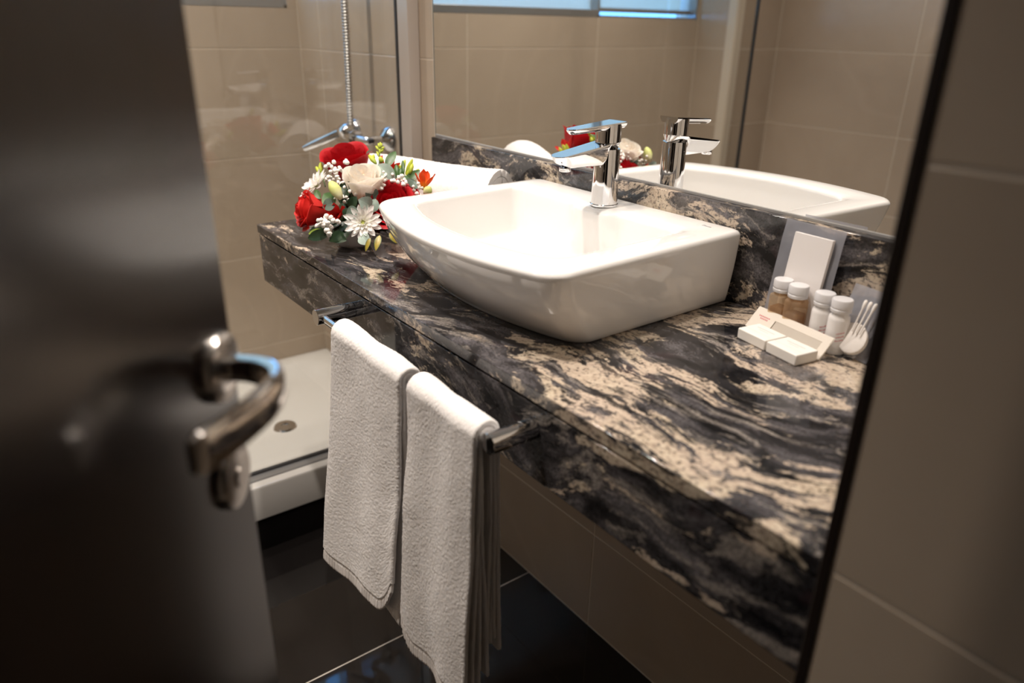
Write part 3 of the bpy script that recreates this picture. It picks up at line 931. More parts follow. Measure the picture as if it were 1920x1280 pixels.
def radial_flower(name, center, axis, mat, label, rings_, Lp, Wp, heart=None, seed=0, cup=.15):
    """ring of shared-mesh petals; rings_: (count, length factor, elevation in rad)"""
    rr = random.Random(seed)
    x, y, d = frame_of(axis); c = Vector(center)
    core = lathe(name, [(0, -Lp * .18), (Lp * .16, -Lp * .1), (Lp * .2, 0), (Lp * .13, Lp * .06), (0, Lp * .09)], c, d, heart or mat, fl, 14)
    core['label'] = label
    def fn(u, v):
        w = Wp * (math.sin(min(1, .12 + v * 1.02) ** .75 * PI) ** .6 if v < 1 else 0) * .5
        w = Wp * .5 * max(.0, (v ** .45) * (1 - v ** 5) + .04)
        return Vector((v, u * w, cup * (u * u - .5) * Wp * .8 + .10 * v * v))
    V, F, UV = petal_grid(fn, 4, 7)
    me = bpy.data.meshes.new('petal'); me.from_pydata([tuple(q) for q in V], [], F)
    me.polygons.foreach_set('use_smooth', [True] * len(me.polygons))
    ul = me.uv_layers.new(name='UVMap'); li = np.empty(len(me.loops), dtype=np.int32); me.loops.foreach_get('vertex_index', li)
    ul.data.foreach_set('uv', np.asarray(UV, dtype=np.float32)[li].ravel()); me.materials.append(mat)
    for cnt, lf, el in rings_:
        p0 = rr.uniform(0, 6)
        for k in range(cnt):
            a = p0 + 2 * PI * k / cnt + rr.uniform(-.09, .09); e = el + rr.uniform(-.12, .12)
            rad = x * math.cos(a) + y * math.sin(a)
            px = rad * math.cos(e) + d * math.sin(e); py = d.cross(rad); pz = px.cross(py)
            s = Lp * lf * rr.uniform(.9, 1.06)
            o = bpy.data.objects.new('petal', me); COL.objects.link(o)
            mm = Matrix((px, py, pz)).transposed().to_4x4()
            o.matrix_world = Matrix.Translation(c + rad * Lp * .07) @ mm @ Matrix.Diagonal((s, s, s, 1))
            o.parent = core
    return core
MUM = [(14, 1.0, .06), (13, .86, .30), (11, .62, .60), (10, .42, .92), (8, .28, 1.2)]
radial_flower('chrysanthemum', (.3231, -.368, .9109), (.70, -.62, .50), M['mum'], 'white chrysanthemum facing the room', MUM, .0330, .40, M['eye'], 3)
radial_flower('chrysanthemum', (.1574, -.3805, .9475), (-.10, -.75, .75), M['mum'], 'white chrysanthemum at the back left of the bouquet', MUM, .032, .40, M['eye'], 4)
radial_flower('alstroemeria', (.2640, -.3860, .9130), (.55, -.62, .55), M['rose_scarlet'], 'small red open blossom low in the bouquet', [(3, 1.0, .75), (3, .95, .95)], .030, .60, M['rose_red'], 6)
radial_flower('freesia', (.2950, -.2300, .9520), (.25, .10, 1), M['orange'], 'orange cup-shaped blossom on the right', [(3, 1.0, .95), (3, 1.0, 1.12)], .033, .62, M['orange'], 7)
radial_flower('freesia', (.1650, -.2400, .9600), (-.2, .6, 1), M['rose_scarlet'], 'red cup-shaped blossom at the back', [(3, 1.0, .8), (3, 1.0, 1.05)], .032, .6, M['rose_red'], 8)
rose((.218, -.252, .935), (.05, .55, 1), .034, .055, M['rose_red'], 'red rose turned to the mirror', LAY, seed=9)

def leaf(base, tip, W_, mat, normal=None, bend=.15, name='leaf', fold=.18, label=None):
    base = Vector(base); tip = Vector(tip); ax = tip - base; L = ax.length; ax.normalize()
    nrm = Vector(normal) if normal is not None else (CAM - base).normalized()
    nrm = (nrm - ax * nrm.dot(ax)).normalized(); sd = ax.cross(nrm)
    def fn(u, v):
        w = W_ * .5 * (math.sin(PI * min(1., v ** .85)) ** .7 if 0 < v < 1 else 0.)
        w = max(w, W_ * .02)
        return base + ax * L * v + sd * u * w + nrm * (-bend * L * (v - .5) ** 2 * 2 + fold * w * abs(u))
    V, F, UV = petal_grid(fn, 4, 8)
    o = mesh(name, V, F, mat, fl, True, UV)
    if label: o['label'] = label
    return o
LEAVES = [
    ((0.3194, -0.3474, 0.9345), (0.3198, -0.3717, 0.9503), 0.026, 'e', (0.72, -0.55, 0.4)),
    ((0.3122, -0.3465, 0.9237), (0.3044, -0.333, 0.9449), 0.022, 'ed', (0.72, -0.55, 0.4)),
    ((0.2914, -0.3266, 0.94), (0.2803, -0.3363, 0.9598), 0.026, 'ed', (0.5, -0.3, 0.8)),
    ((0.2553, -0.3006, 0.9938), (0.2757, -0.2777, 0.9625), 0.03, 'e', (0.72, -0.55, 0.4)),
    ((0.338, -0.3815, 0.8945), (0.3562, -0.3775, 0.8813), 0.022, 'e', (0.72, -0.55, 0.4)),
    ((0.3081, -0.2644, 0.9588), (0.3096, -0.2562, 0.9678), 0.024, 'ed', (0.72, -0.55, 0.4)),
    ((0.2942, -0.2676, 0.9549), (0.3081, -0.251, 0.9651), 0.026, 'ed', (0.72, -0.55, 0.4)),
    ((0.2648, -0.3939, 0.9325), (0.2372, -0.4001, 0.9498), 0.026, 'g', (0.72, -0.55, 0.4)),
    ((0.2691, -0.3934, 0.938), (0.2534, -0.4109, 0.9296), 0.022, 'ed', (0.72, -0.55, 0.4)),
    ((0.2996, -0.3763, 0.9305), (0.2995, -0.3885, 0.9134), 0.026, 'd', (0.72, -0.55, 0.4)),
    ((0.3172, -0.373, 0.928), (0.3006, -0.3893, 0.923), 0.026, 'ed', (0.72, -0.55, 0.4)),
    ((0.2711, -0.4163, 0.8885), (0.2288, -0.4327, 0.8806), 0.026, 'v', (0.72, -0.55, 0.4)),
    ((0.2849, -0.4143, 0.8912), (0.2399, -0.4398, 0.8753), 0.02, 'd', (0.72, -0.55, 0.4)),
    ((0.3136, -0.4004, 0.8955), (0.2978, -0.4229, 0.8803), 0.018, 'd', (0.72, -0.55, 0.4)),
    ((0.2872, -0.4136, 0.8879), (0.3239, -0.4031, 0.8852), 0.022, 'd', (0.72, -0.55, 0.4)),
    ((0.3558, -0.3544, 0.8945), (0.367, -0.3695, 0.8723), 0.0115, 'y', (0.72, -0.55, 0.4)),
    ((0.3546, -0.372, 0.8922), (0.3591, -0.3846, 0.8709), 0.008, 'y', (0.72, -0.55, 0.4)),
    ((0.3513, -0.3336, 0.8943), (0.3655, -0.3266, 0.8776), 0.011, 'y', (0.72, -0.55, 0.4)),
    ((0.2429, -0.2773, 0.9862), (0.2303, -0.2495, 1.0111), 0.017, 'g', (0.72, -0.55, 0.4)),
    ((0.2727, -0.2552, 0.9616), (0.2777, -0.2261, 0.9809), 0.016, 'g', (0.72, -0.55, 0.4)),
    ((0.2672, -0.255, 0.9724), (0.2888, -0.258, 0.953), 0.015, 'g', (0.72, -0.55, 0.4)),
    ((0.237, -0.3658, 0.9479), (0.2394, -0.3501, 0.9657), 0.02, 'd', (0.72, -0.55, 0.4)),
    ((0.265, -0.3691, 0.9419), (0.248, -0.3699, 0.9598), 0.02, 'd', (0.72, -0.55, 0.4)),
    ((0.2819, -0.374, 0.9287), (0.2877, -0.3612, 0.9489), 0.018, 'd', (0.72, -0.55, 0.4)),
    ((0.246, -0.2573, 0.9575), (0.2286, -0.2581, 0.9765), 0.012, 'g', (0.72, -0.55, 0.4)),
    ((0.1989, -0.391, 0.9324), (0.1782, -0.3912, 0.9453), 0.012, 'g', (0.72, -0.55, 0.4))]
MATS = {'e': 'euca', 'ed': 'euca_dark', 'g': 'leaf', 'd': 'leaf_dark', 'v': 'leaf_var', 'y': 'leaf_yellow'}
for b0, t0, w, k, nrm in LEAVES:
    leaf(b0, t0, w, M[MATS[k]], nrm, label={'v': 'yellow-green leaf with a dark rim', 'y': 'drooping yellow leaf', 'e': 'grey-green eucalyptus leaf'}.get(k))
# dark collar of foliage over the pot
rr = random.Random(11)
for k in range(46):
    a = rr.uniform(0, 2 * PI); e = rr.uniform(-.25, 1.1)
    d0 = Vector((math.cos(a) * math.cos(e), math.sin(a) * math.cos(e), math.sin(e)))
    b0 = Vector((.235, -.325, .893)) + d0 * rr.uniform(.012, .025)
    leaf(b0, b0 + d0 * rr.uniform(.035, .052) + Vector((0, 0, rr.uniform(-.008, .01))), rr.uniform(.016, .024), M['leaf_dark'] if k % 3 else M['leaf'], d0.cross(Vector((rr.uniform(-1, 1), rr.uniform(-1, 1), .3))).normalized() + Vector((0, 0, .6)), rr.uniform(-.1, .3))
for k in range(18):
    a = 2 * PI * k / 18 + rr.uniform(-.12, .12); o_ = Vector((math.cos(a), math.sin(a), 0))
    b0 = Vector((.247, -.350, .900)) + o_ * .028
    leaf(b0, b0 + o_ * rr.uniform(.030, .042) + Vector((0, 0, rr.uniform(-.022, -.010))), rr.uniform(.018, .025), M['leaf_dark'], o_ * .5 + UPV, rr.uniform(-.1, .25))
def bud(base, tip, r, mat, label=None, name='bud'):
    base = Vector(base); tip = Vector(tip); L = (tip - base).length
    prof = [(0, 0), (r * .35, L * .03), (r * .7, L * .2), (r, L * .48), (r * .86, L * .72), (r * .45, L * .92), (0, L)]
    x, y, d = frame_of(tip - base); V = []; F = []; UV = []; n = 10
    for i, (q, hh) in enumerate(prof):
        for k in range(n):
            a = 2 * PI * k / n
            V.append(base + d * hh + (x * math.cos(a) + y * math.sin(a)) * q * (1 + .08 * math.cos(3 * a))); UV.append((k / n, hh / L))
    for i in range(len(prof) - 1):
        for k in range(n):
            F.append((i * n + k, i * n + (k + 1) % n, (i + 1) * n + (k + 1) % n, (i + 1) * n + k))
    o = mesh(name, V, F, mat, fl, True, UV)
    if label: o['label'] = label
    return o
BUDS = [
    ((0.2833, -0.3874, 0.9455), (0.2607, -0.3965, 0.9748), 0.0105, 'l'),
    ((0.3227, -0.2459, 0.945), (0.3255, -0.2328, 0.9585), 0.0085, 'l'),
    ((0.2174, -0.2836, 0.9868), (0.1935, -0.2869, 1.0013), 0.0048, 'b'),
    ((0.2067, -0.2867, 0.9895), (0.1991, -0.2787, 1.0024), 0.0038, 'b'),
    ((0.2135, -0.2705, 0.9871), (0.2069, -0.2709, 0.9989), 0.0045, 'b'),
    ((0.2113, -0.2715, 0.9898), (0.2127, -0.2664, 0.9945), 0.0035, 'b'),
    ((0.2079, -0.2715, 0.9962), (0.1974, -0.272, 1.0075), 0.0024, 'b'),
    ((0.206, -0.2702, 1.0017), (0.1987, -0.2657, 1.014), 0.0024, 'b'),
    ((0.2053, -0.2685, 1.0053), (0.2039, -0.2608, 1.0114), 0.0024, 'b'),
    ((0.2031, -0.2695, 1.008), (0.193, -0.2714, 1.0166), 0.0024, 'b'),
    ((0.2021, -0.2676, 1.0126), (0.1944, -0.2664, 1.0213), 0.0024, 'b'),
    ((0.2024, -0.2666, 1.0136), (0.1985, -0.2608, 1.0214), 0.0024, 'b'),
    ((0.204, -0.2664, 1.0108), (0.2038, -0.2583, 1.0151), 0.0024, 'b'),
    ((0.2021, -0.2663, 1.0145), (0.1961, -0.2627, 1.0232), 0.0024, 'b'),
    ((0.2669, -0.2548, 0.9732), (0.2482, -0.2456, 0.9958), 0.0036, 'g'),
    ((0.273, -0.246, 0.9743), (0.2658, -0.2345, 0.9915), 0.0042, 'b'),
    ((0.2595, -0.2698, 0.9658), (0.2466, -0.2664, 0.9819), 0.005, 'g'),
    ((0.2633, -0.2653, 0.965), (0.2482, -0.2592, 0.9892), 0.0055, 'g'),
    ((0.2653, -0.262, 0.9659), (0.2554, -0.2534, 0.9839), 0.005, 'g'),
    ((0.2587, -0.2728, 0.963), (0.2462, -0.2708, 0.9764), 0.004, 'b'),
    ((0.2674, -0.2598, 0.9651), (0.2608, -0.2512, 0.9768), 0.0035, 'b'),
    ((0.1306, -0.3548, 0.9585), (0.1078, -0.3566, 0.9733), 0.0042, 'b'),
    ((0.1281, -0.3556, 0.9622), (0.1107, -0.3474, 0.9809), 0.0045, 'b'),
    ((0.1324, -0.3512, 0.9604), (0.1128, -0.3538, 0.9677), 0.0035, 'b'),
    ((0.195, -0.225, 0.955), (0.185, -0.205, 0.985), 0.005, 'b'),
    ((0.2, -0.215, 0.955), (0.205, -0.2, 0.989), 0.005, 'b'),
    ((0.188, -0.222, 0.95), (0.168, -0.21, 0.976), 0.005, 'b'),
    ((0.206, -0.22, 0.95), (0.22, -0.208, 0.976), 0.005, 'b'),
    ((0.198, -0.21, 0.945), (0.198, -0.182, 0.967), 0.005, 'b')]
for b0, t0, r, k in BUDS:
    bud(b0, t0, r, M['lily' if k == 'l' else ('bud' if k == 'b' else 'leaf')], 'pale green lily bud' if k == 'l' else None, 'lily_bud' if k == 'l' else 'bud')
STEMS = [
    [(0.2249, -0.2876, 0.9669), (0.212, -0.2752, 0.9883), (0.1997, -0.2662, 1.0142)],
    [(0.2716, -0.2715, 0.9534), (0.2635, -0.2643, 0.9659)],
    [(0.1503, -0.3585, 0.942), (0.13, -0.3544, 0.9604)],
    [(0.22, -0.25, 0.92), (0.2, -0.228, 0.94), (0.197, -0.222, 0.958)]]
for p in STEMS:
    tube('stem', p, .0012, M['stem'], fl, 6)
# small white filler blossoms: one shared lumpy mesh, each blossom a part
bm = bmesh.new(); bmesh.ops.create_icosphere(bm, subdivisions=2, radius=1.)
for v in bm.verts:
    v.co *= 1 + .22 * math.sin(v.co.x * 7 + 1) * math.sin(v.co.y * 6) * math.cos(v.co.z * 5)
bme = bpy.data.meshes.new('blossom'); bm.to_mesh(bme); bm.free(); bme.materials.append(M['blossom'])
bme.polygons.foreach_set('use_smooth', [True] * len(bme.polygons))
BLOSSOMS = [
    ((0.2131, -0.3624, 0.9691), 0.00379),
    ((0.2171, -0.3667, 0.9831), 0.00421),
    ((0.1931, -0.3547, 0.9697), 0.00355),
    ((0.2021, -0.351, 0.9855), 0.00297),
    ((0.1928, -0.3663, 0.9901), 0.00403),
    ((0.1962, -0.3566, 0.9795), 0.00376),
    ((0.1952, -0.3556, 0.9744), 0.00355),
    ((0.1913, -0.3557, 0.9933), 0.00436),
    ((0.2019, -0.3729, 0.9697), 0.00438),
    ((0.2168, -0.3606, 0.9829), 0.00309),
    ((0.2072, -0.349, 0.9797), 0.00324),
    ((0.2038, -0.3685, 0.9794), 0.00375),
    ((0.1863, -0.3693, 0.9858), 0.00437),
    ((0.2048, -0.3376, 0.9971), 0.00299),
    ((0.1979, -0.3373, 0.9924), 0.00372),
    ((0.1932, -0.3549, 0.9819), 0.00373),
    ((0.1959, -0.356, 0.9736), 0.00448),
    ((0.2194, -0.3503, 0.9716), 0.00297),
    ((0.1967, -0.3613, 0.963), 0.00278),
    ((0.1973, -0.3578, 0.9787), 0.0033),
    ((0.2118, -0.3395, 0.994), 0.0045),
    ((0.2028, -0.3597, 0.9748), 0.00276),
    ((0.2069, -0.357, 0.9701), 0.00298),
    ((0.2233, -0.3476, 0.9755), 0.00443),
    ((0.2094, -0.3525, 0.9834), 0.00364),
    ((0.1959, -0.3628, 0.9864), 0.00382),
    ((0.2339, -0.354, 0.963), 0.00344),
    ((0.2161, -0.3552, 0.9528), 0.00313),
    ((0.2293, -0.3624, 0.9608), 0.00322),
    ((0.2306, -0.3506, 0.9586), 0.00242),
    ((0.2176, -0.362, 0.9632), 0.00287),
    ((0.2363, -0.3672, 0.9712), 0.00242),
    ((0.2252, -0.3678, 0.9735), 0.00303),
    ((0.2273, -0.3661, 0.9634), 0.00281),
    ((0.231, -0.3699, 0.956), 0.00291),
    ((0.2255, -0.3591, 0.9609), 0.00346),
    ((0.2192, -0.3591, 0.9547), 0.00269),
    ((0.2258, -0.3568, 0.9537), 0.00248),
    ((0.218, -0.3598, 0.9537), 0.003),
    ((0.2331, -0.3597, 0.9637), 0.00333),
    ((0.178, -0.3574, 0.9639), 0.00259),
    ((0.1571, -0.3579, 0.9576), 0.00374),
    ((0.162, -0.3542, 0.9538), 0.00343),
    ((0.1787, -0.3608, 0.965), 0.00287),
    ((0.1723, -0.3587, 0.9633), 0.00307),
    ((0.1539, -0.3584, 0.9541), 0.00265),
    ((0.2713, -0.3537, 0.9484), 0.00348),
    ((0.2484, -0.3859, 0.9419), 0.00241),
    ((0.2608, -0.3702, 0.9613), 0.00283),
    ((0.278, -0.3808, 0.9473), 0.0022),
    ((0.2565, -0.3748, 0.9514), 0.00216),
    ((0.2623, -0.3594, 0.9537), 0.00336),
    ((0.2869, -0.3726, 0.9587), 0.00314),
    ((0.2686, -0.371, 0.9454), 0.00283),
    ((0.2588, -0.3886, 0.9425), 0.00258),
    ((0.2743, -0.378, 0.9391), 0.0032),
    ((0.2678, -0.3776, 0.9474), 0.00324),
    ((0.2654, -0.3659, 0.9389), 0.00323),
    ((0.275, -0.4168, 0.9092), 0.0052),
    ((0.289, -0.4175, 0.9095), 0.00446),
    ((0.2677, -0.4224, 0.9036), 0.0033),
    ((0.2917, -0.4206, 0.911), 0.00345),
    ((0.298, -0.4118, 0.9147), 0.0044),
    ((0.2831, -0.4239, 0.905), 0.00472),
    ((0.2826, -0.4264, 0.9148), 0.00402),
    ((0.2787, -0.4124, 0.9018), 0.00414),
    ((0.2853, -0.4176, 0.9083), 0.00463),
    ((0.2688, -0.4125, 0.9137), 0.00467),
    ((0.2758, -0.4247, 0.9065), 0.00485),
    ((0.2755, -0.4284, 0.9045), 0.00384),
    ((0.2833, -0.4321, 0.9146), 0.00423),
    ((0.2604, -0.4262, 0.8996), 0.00412),
    ((0.289, -0.4116, 0.9184), 0.00432),
    ((0.2829, -0.4112, 0.8996), 0.00525),
    ((0.2704, -0.4114, 0.9174), 0.00454),
    ((0.312, -0.4275, 0.8979), 0.00394),
    ((0.3055, -0.4292, 0.9009), 0.00384),
    ((0.3084, -0.4284, 0.9019), 0.00562),
    ((0.2949, -0.4188, 0.891), 0.00561),
    ((0.29, -0.3976, 0.9081), 0.00384),
    ((0.2897, -0.4006, 0.9107), 0.00402),
    ((0.287, -0.3061, 0.9856), 0.00255),
    ((0.2811, -0.3127, 0.9734), 0.00235),
    ((0.2773, -0.3026, 0.9557), 0.00265),
    ((0.2848, -0.3097, 0.9625), 0.00269),
    ((0.2723, -0.2942, 0.96), 0.00268),
    ((0.2741, -0.3001, 0.9699), 0.00316),
    ((0.277, -0.3043, 0.9744), 0.003),
    ((0.2922, -0.3071, 0.9717), 0.00315),
    ((0.2838, -0.2996, 0.9715), 0.00311),
    ((0.2916, -0.308, 0.9636), 0.00292),
    ((0.2764, -0.3033, 0.9611), 0.00343),
    ((0.2856, -0.3092, 0.9569), 0.0033),
    ((0.2856, -0.3096, 0.9713), 0.00213),
    ((0.2873, -0.3122, 0.9679), 0.0026),
    ((0.2921, -0.3142, 0.9581), 0.00349),
    ((0.2854, -0.2895, 0.9682), 0.00397),
    ((0.2906, -0.2778, 0.9742), 0.00378),
    ((0.2846, -0.2741, 0.9712), 0.00418),
    ((0.2942, -0.2894, 0.9698), 0.00377),
    ((0.272, -0.2804, 0.9767), 0.00296),
    ((0.3003, -0.2854, 0.9677), 0.00375),
    ((0.299, -0.2763, 0.9778), 0.00402),
    ((0.2833, -0.2816, 0.9633), 0.0027),
    ((0.3031, -0.2774, 0.9658), 0.00316),
    ((0.3152, -0.2628, 0.9602), 0.00284),
    ((0.3128, -0.2601, 0.9528), 0.00323),
    ((0.3097, -0.2448, 0.9548), 0.00251),
    ((0.3201, -0.259, 0.9482), 0.0037),
    ((0.2973, -0.2416, 0.9522), 0.00291),
    ((0.3111, -0.2502, 0.9636), 0.00337),
    ((0.3079, -0.2566, 0.9627), 0.00349),
    ((0.3114, -0.2426, 0.9553), 0.0025),
    ((0.2991, -0.2514, 0.9519), 0.00338),
    ((0.3017, -0.2505, 0.9539), 0.0033),
    ((0.3106, -0.2462, 0.9426), 0.00252),
    ((0.3006, -0.2696, 0.9659), 0.004),
    ((0.286, -0.2715, 0.9661), 0.00352),
    ((0.3063, -0.2776, 0.9638), 0.00399),
    ((0.2865, -0.2646, 0.9679), 0.00335),
    ((0.2859, -0.2657, 0.9573), 0.00278),
    ((0.2384, -0.2454, 0.9563), 0.0048),
    ((0.2346, -0.2531, 0.9656), 0.0048),
    ((0.2185, -0.2521, 0.941), 0.0048),
    ((0.289, -0.2353, 0.9612), 0.0048),
    ((0.2637, -0.2404, 0.9585), 0.0048),
    ((0.2201, -0.2409, 0.9621), 0.0048),
    ((0.2236, -0.2318, 0.963), 0.0048),
    ((0.2215, -0.2525, 0.9513), 0.0048),
    ((0.2434, -0.2387, 0.9397), 0.0048),
    ((0.2501, -0.2414, 0.9637), 0.0048),
    ((0.2561, -0.2489, 0.9633), 0.0048),
    ((0.2112, -0.2301, 0.9513), 0.0048),
    ((0.2275, -0.2519, 0.933), 0.0048),
    ((0.21, -0.2502, 0.9457), 0.0048)]
for (p, r) in BLOSSOMS:
    o = bpy.data.objects.new('blossom', bme); COL.objects.link(o)
    o.location = p; o.scale = (r, r, r * .9); o.rotation_euler = (rr.uniform(0, 6), rr.uniform(0, 6), rr.uniform(0, 6)); adopt(o, fl)
# faceted pot
pot = lathe('pot', [(0, .0), (.026, .0), (.030, .004), (.042, .030), (.038, .046), (.034, .046), (.034, .036), (0, .036)], (.245, -.352, CZ + .0003), (0, 0, 1), M['pot'], fl, 7, smooth=False)
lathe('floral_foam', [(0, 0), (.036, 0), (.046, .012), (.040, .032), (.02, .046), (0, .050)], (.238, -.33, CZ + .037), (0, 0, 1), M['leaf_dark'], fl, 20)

# ------------------------------------------------------------------ toiletries
def bottle(name, x, y, kind, label):
    e = empty(name, (x, y, CZ)); tag(e, label, 'bottle', 'toiletry bottles')
    o = (x, y, CZ + .0004)
    r = .0132
    if kind == 'amber':
        bm = bmesh.new(); add_box(bm, (x - .0118, y - .0118, CZ + .0004), (x + .0118, y + .0118, CZ + .052), .0035, 3)
        bd = bm_obj('bottle_body', bm, M['amber'], e, bev=.0035); bd['label'] = 'square amber body'
        bm = bmesh.new(); add_box(bm, (x - .0104, y - .0104, CZ + .0016), (x + .0104, y + .0104, CZ + .034), .003, 2)
        bm_obj('shampoo', bm, M['amber_liquid'], bd, bev=.003)
        neck = .0445
        lathe('neck', [(.0095, .049), (.0092, .0555), (.0085, .0558)], o, (0, 0, 1), M['amber'], e, 28)
    else:
        bd = lathe('bottle_body', [(0, 0), (.0118, 0), (.0132, .0016), (.0132, .044), (.0126, .0485), (.0098, .0525), (.0092, .056), (0, .056)], o, (0, 0, 1), M['lotion'], e, 40)
        bd['label'] = 'milky white round body'
        fx = Vector((CAM.x - x, CAM.y - y, 0)).normalized(); sx = Vector((-fx.y, fx.x, 0))
        pr = bmesh.new()
        rq = random.Random(int(x * 1e4))
        for row in range(3):
            for k in range(5):
                a = .05 + k * .15 + rq.uniform(-.02, .02); z = CZ + .019 + row * .0048 + k * .0005
                c = fx * math.cos(a) + sx * math.sin(a); q = Vector((x, y, z)) + c * .01335
                tang = Vector((-c.y, c.x, 0)); hh = rq.uniform(.0008, .0018)
                vs = [pr.verts.new(q + tang * sgn * .0007 + Vector((0, 0, zz))) for sgn, zz in ((-1, 0), (1, 0), (1, hh), (-1, hh))]
                pr.faces.new(vs)
        p_ = bm_obj('print', pr, M['print_red'], bd); p_['label'] = 'faint red print'
    cap = lathe('cap', [(.0100, .0545), (.0124, .0545), (.0128, .0555), (.0128, .0585), (.0121, .0592), (.0121, .0605), (.0128, .0612), (.0128, .0695), (.0118, .0712), (.009, .0716), (0, .0712)], o, (0, 0, 1), M['plastic_white'], e, 40)
    cap['label'] = 'frosted screw cap'
    return e
bottle('toiletry_bottle', .9455, -.061, 'amber', 'amber shampoo bottle with frosted cap, leftmost of the toiletry bottles')
bottle('toiletry_bottle', .9715, -.0655, 'amber', 'amber shampoo bottle with frosted cap standing next to the milky bottles')
bottle('toiletry_bottle', 1.0085, -.064, 'milky', 'milky white lotion bottle with red print, left one of the white pair')
bottle('toiletry_bottle', 1.0345, -.068, 'milky', 'milky white lotion bottle with red print, right one beside the cotton packet')

def slab(name, c, ux, uy, uz, sx, sy, sz, mat, parent=None, bev=.0005, seg=2):
    bm = bmesh.new(); add_box(bm, (-sx / 2, -sy / 2, -sz / 2), (sx / 2, sy / 2, sz / 2), bev, seg)
    mm = Matrix((Vector(ux), Vector(uy), Vector(uz))).transposed().to_4x4()
    bmesh.ops.transform(bm, matrix=Matrix.Translation(Vector(c)) @ mm, verts=bm.verts)
    return bm_obj(name, bm, mat, parent, bev=bev)
# soaps
sdir = Vector((.985, -.165, 0)).normalized(); sprp = Vector((.165, .985, 0)).normalized()
def soap(c, label):
    c = Vector(c)
    o = slab('soap_bar', c, sdir, sprp, UPV, .0490, .0375, .0145, M['soap_wrap'], None, .0016, 3)
    tag(o, label, 'soap')
    for k, (dy, w, hh) in enumerate(((.006, .030, .0022), (.0015, .017, .0014), (-.007, .044, .0004))):
        bm = bmesh.new(); n = 11 if k < 2 else 1
        for i in range(n):
            a = -w / 2 + w * i / n; b_ = a + w / n * (.62 if n > 1 else 1)
            q = [c + sdir * xx + sprp * (dy + yy) + UPV * .00732 for xx, yy in ((a, 0), (b_, 0), (b_, hh), (a, hh))]
            bm.faces.new([bm.verts.new(v) for v in q])
        bm_obj('print' if k < 2 else 'wrapper_seam', bm, M['print_grey'], o)
    return o
soap((.962, -.118, CZ + .0076), 'wrapped white soap bar on the granite, the left of the two')
soap((1.0125, -.1265, CZ + .0076), 'wrapped white soap bar on the granite, the right of the two')
# comb leaning on the bottles in a cellophane sleeve
cb0 = Vector((.915, -.088, CZ + .001)); cdir = Vector((.985, -.17, 0)).normalized()
cup_ = Vector((.05, .52, .60)).normalized(); cup_ = (cup_ - cdir * cup_.dot(cdir)).normalized(); cn = cdir.cross(cup_)
CL, CH, CT = .128, .0335, .0026
bm = bmesh.new()
def cb_box(x0, x1, z0, z1, th=CT, bev=.0004):
    g = bmesh.new(); add_box(g, (x0, -th / 2, z0), (x1, th / 2, z1), bev, 1)
    mm = Matrix((cdir, -cn, cup_)).transposed().to_4x4(); bmesh.ops.transform(g, matrix=Matrix.Translation(cb0) @ mm, verts=g.verts)
    tmp = bpy.data.meshes.new('t'); g.to_mesh(tmp); g.free(); bm.from_mesh(tmp); bpy.data.meshes.remove(tmp)
cb_box(0, CL, CH * .66, CH, CT, .0009); cb_box(0, .038, 0, CH * .70); cb_box(CL - .011, CL, 0, CH * .7); cb_box(.036, CL - .01, -.0004, CH * .05 + .0004, CT * .7)
comb = bm_obj('comb', bm, M['comb'], None, bev=.0009); tag(comb, 'ivory comb with faint red print in a clear sleeve behind the soaps', 'comb')
bm = bmesh.new()
for k in range(40):
    cb_box(.0395 + k * .00195,   .0395 + k * .00195 + .00120, .0, CH * .67, CT * .6, 0)
bm_obj('teeth', bm, M['comb'], comb)
bm = bmesh.new()
for row in range(2):
    for k in range(7 - 2 * row):
        a = .010 + row * .004 + k * .0028; z = CH * .62 - row * .0032
        q = [cb0 + cdir * xx + cup_ * zz + cn * (CT / 2 + .0002) for xx, zz in ((a, z), (a + .0019, z), (a + .0019, z + .0018), (a, z + .0018))]
        bm.faces.new([bm.verts.new(v) for v in q])
bm_obj('print', bm, M['print_red'], comb)['label'] = 'small red print'
# crumpled sleeve
def film(name, org, ux, uy, un, w, h_, mat, parent, amp, n=18, seed=0, puff=0.):
    r_ = np.random.default_rng(seed)
    ph = r_.uniform(0, 6, 8); V = []; F = []
    for j in range(n + 1):
        for i in range(n * 2 + 1):
            u = i / (n * 2); v = j / n
            d_ = amp * (math.sin(u * 17 + ph[0] + v * 9) * .5 + math.sin(u * 31 - v * 13 + ph[1]) * .35 + math.sin(v * 23 + u * 5 + ph[2]) * .4)
            d_ *= .4 + 1.2 * abs(u - .5)
            d_ += puff * math.sin(PI * v)
            V.append(Vector(org) + Vector(ux) * (u * w) + Vector(uy) * (v * h_) + Vector(un) * d_)
    m = n * 2 + 1
    for j in range(n):
        for i in range(m - 1):
            F.append((j * m + i, j * m + i + 1, (j + 1) * m + i + 1, (j + 1) * m + i))
    return mesh(name, V, F, mat, parent, False)
sl = film('cellophane_sleeve', cb0 - cdir * .022 + cn * -.0 + cup_ * .002 - cn * .0028 * -1, cdir, cup_, cn, .172, .038, M['cello'], comb, .0016, seed=3)
sl['label'] = 'clear crumpled wrapper'
tail = film('cellophane_sleeve', Vector((1.030, -.122, CZ + .0045)), Vector((.93, -.1, .12)).normalized(), Vector((.25, .95, .15)).normalized(), UPV, .045, .050, M['cello'], comb, .0035, seed=5)
tail['label'] = 'clear crumpled wrapper'
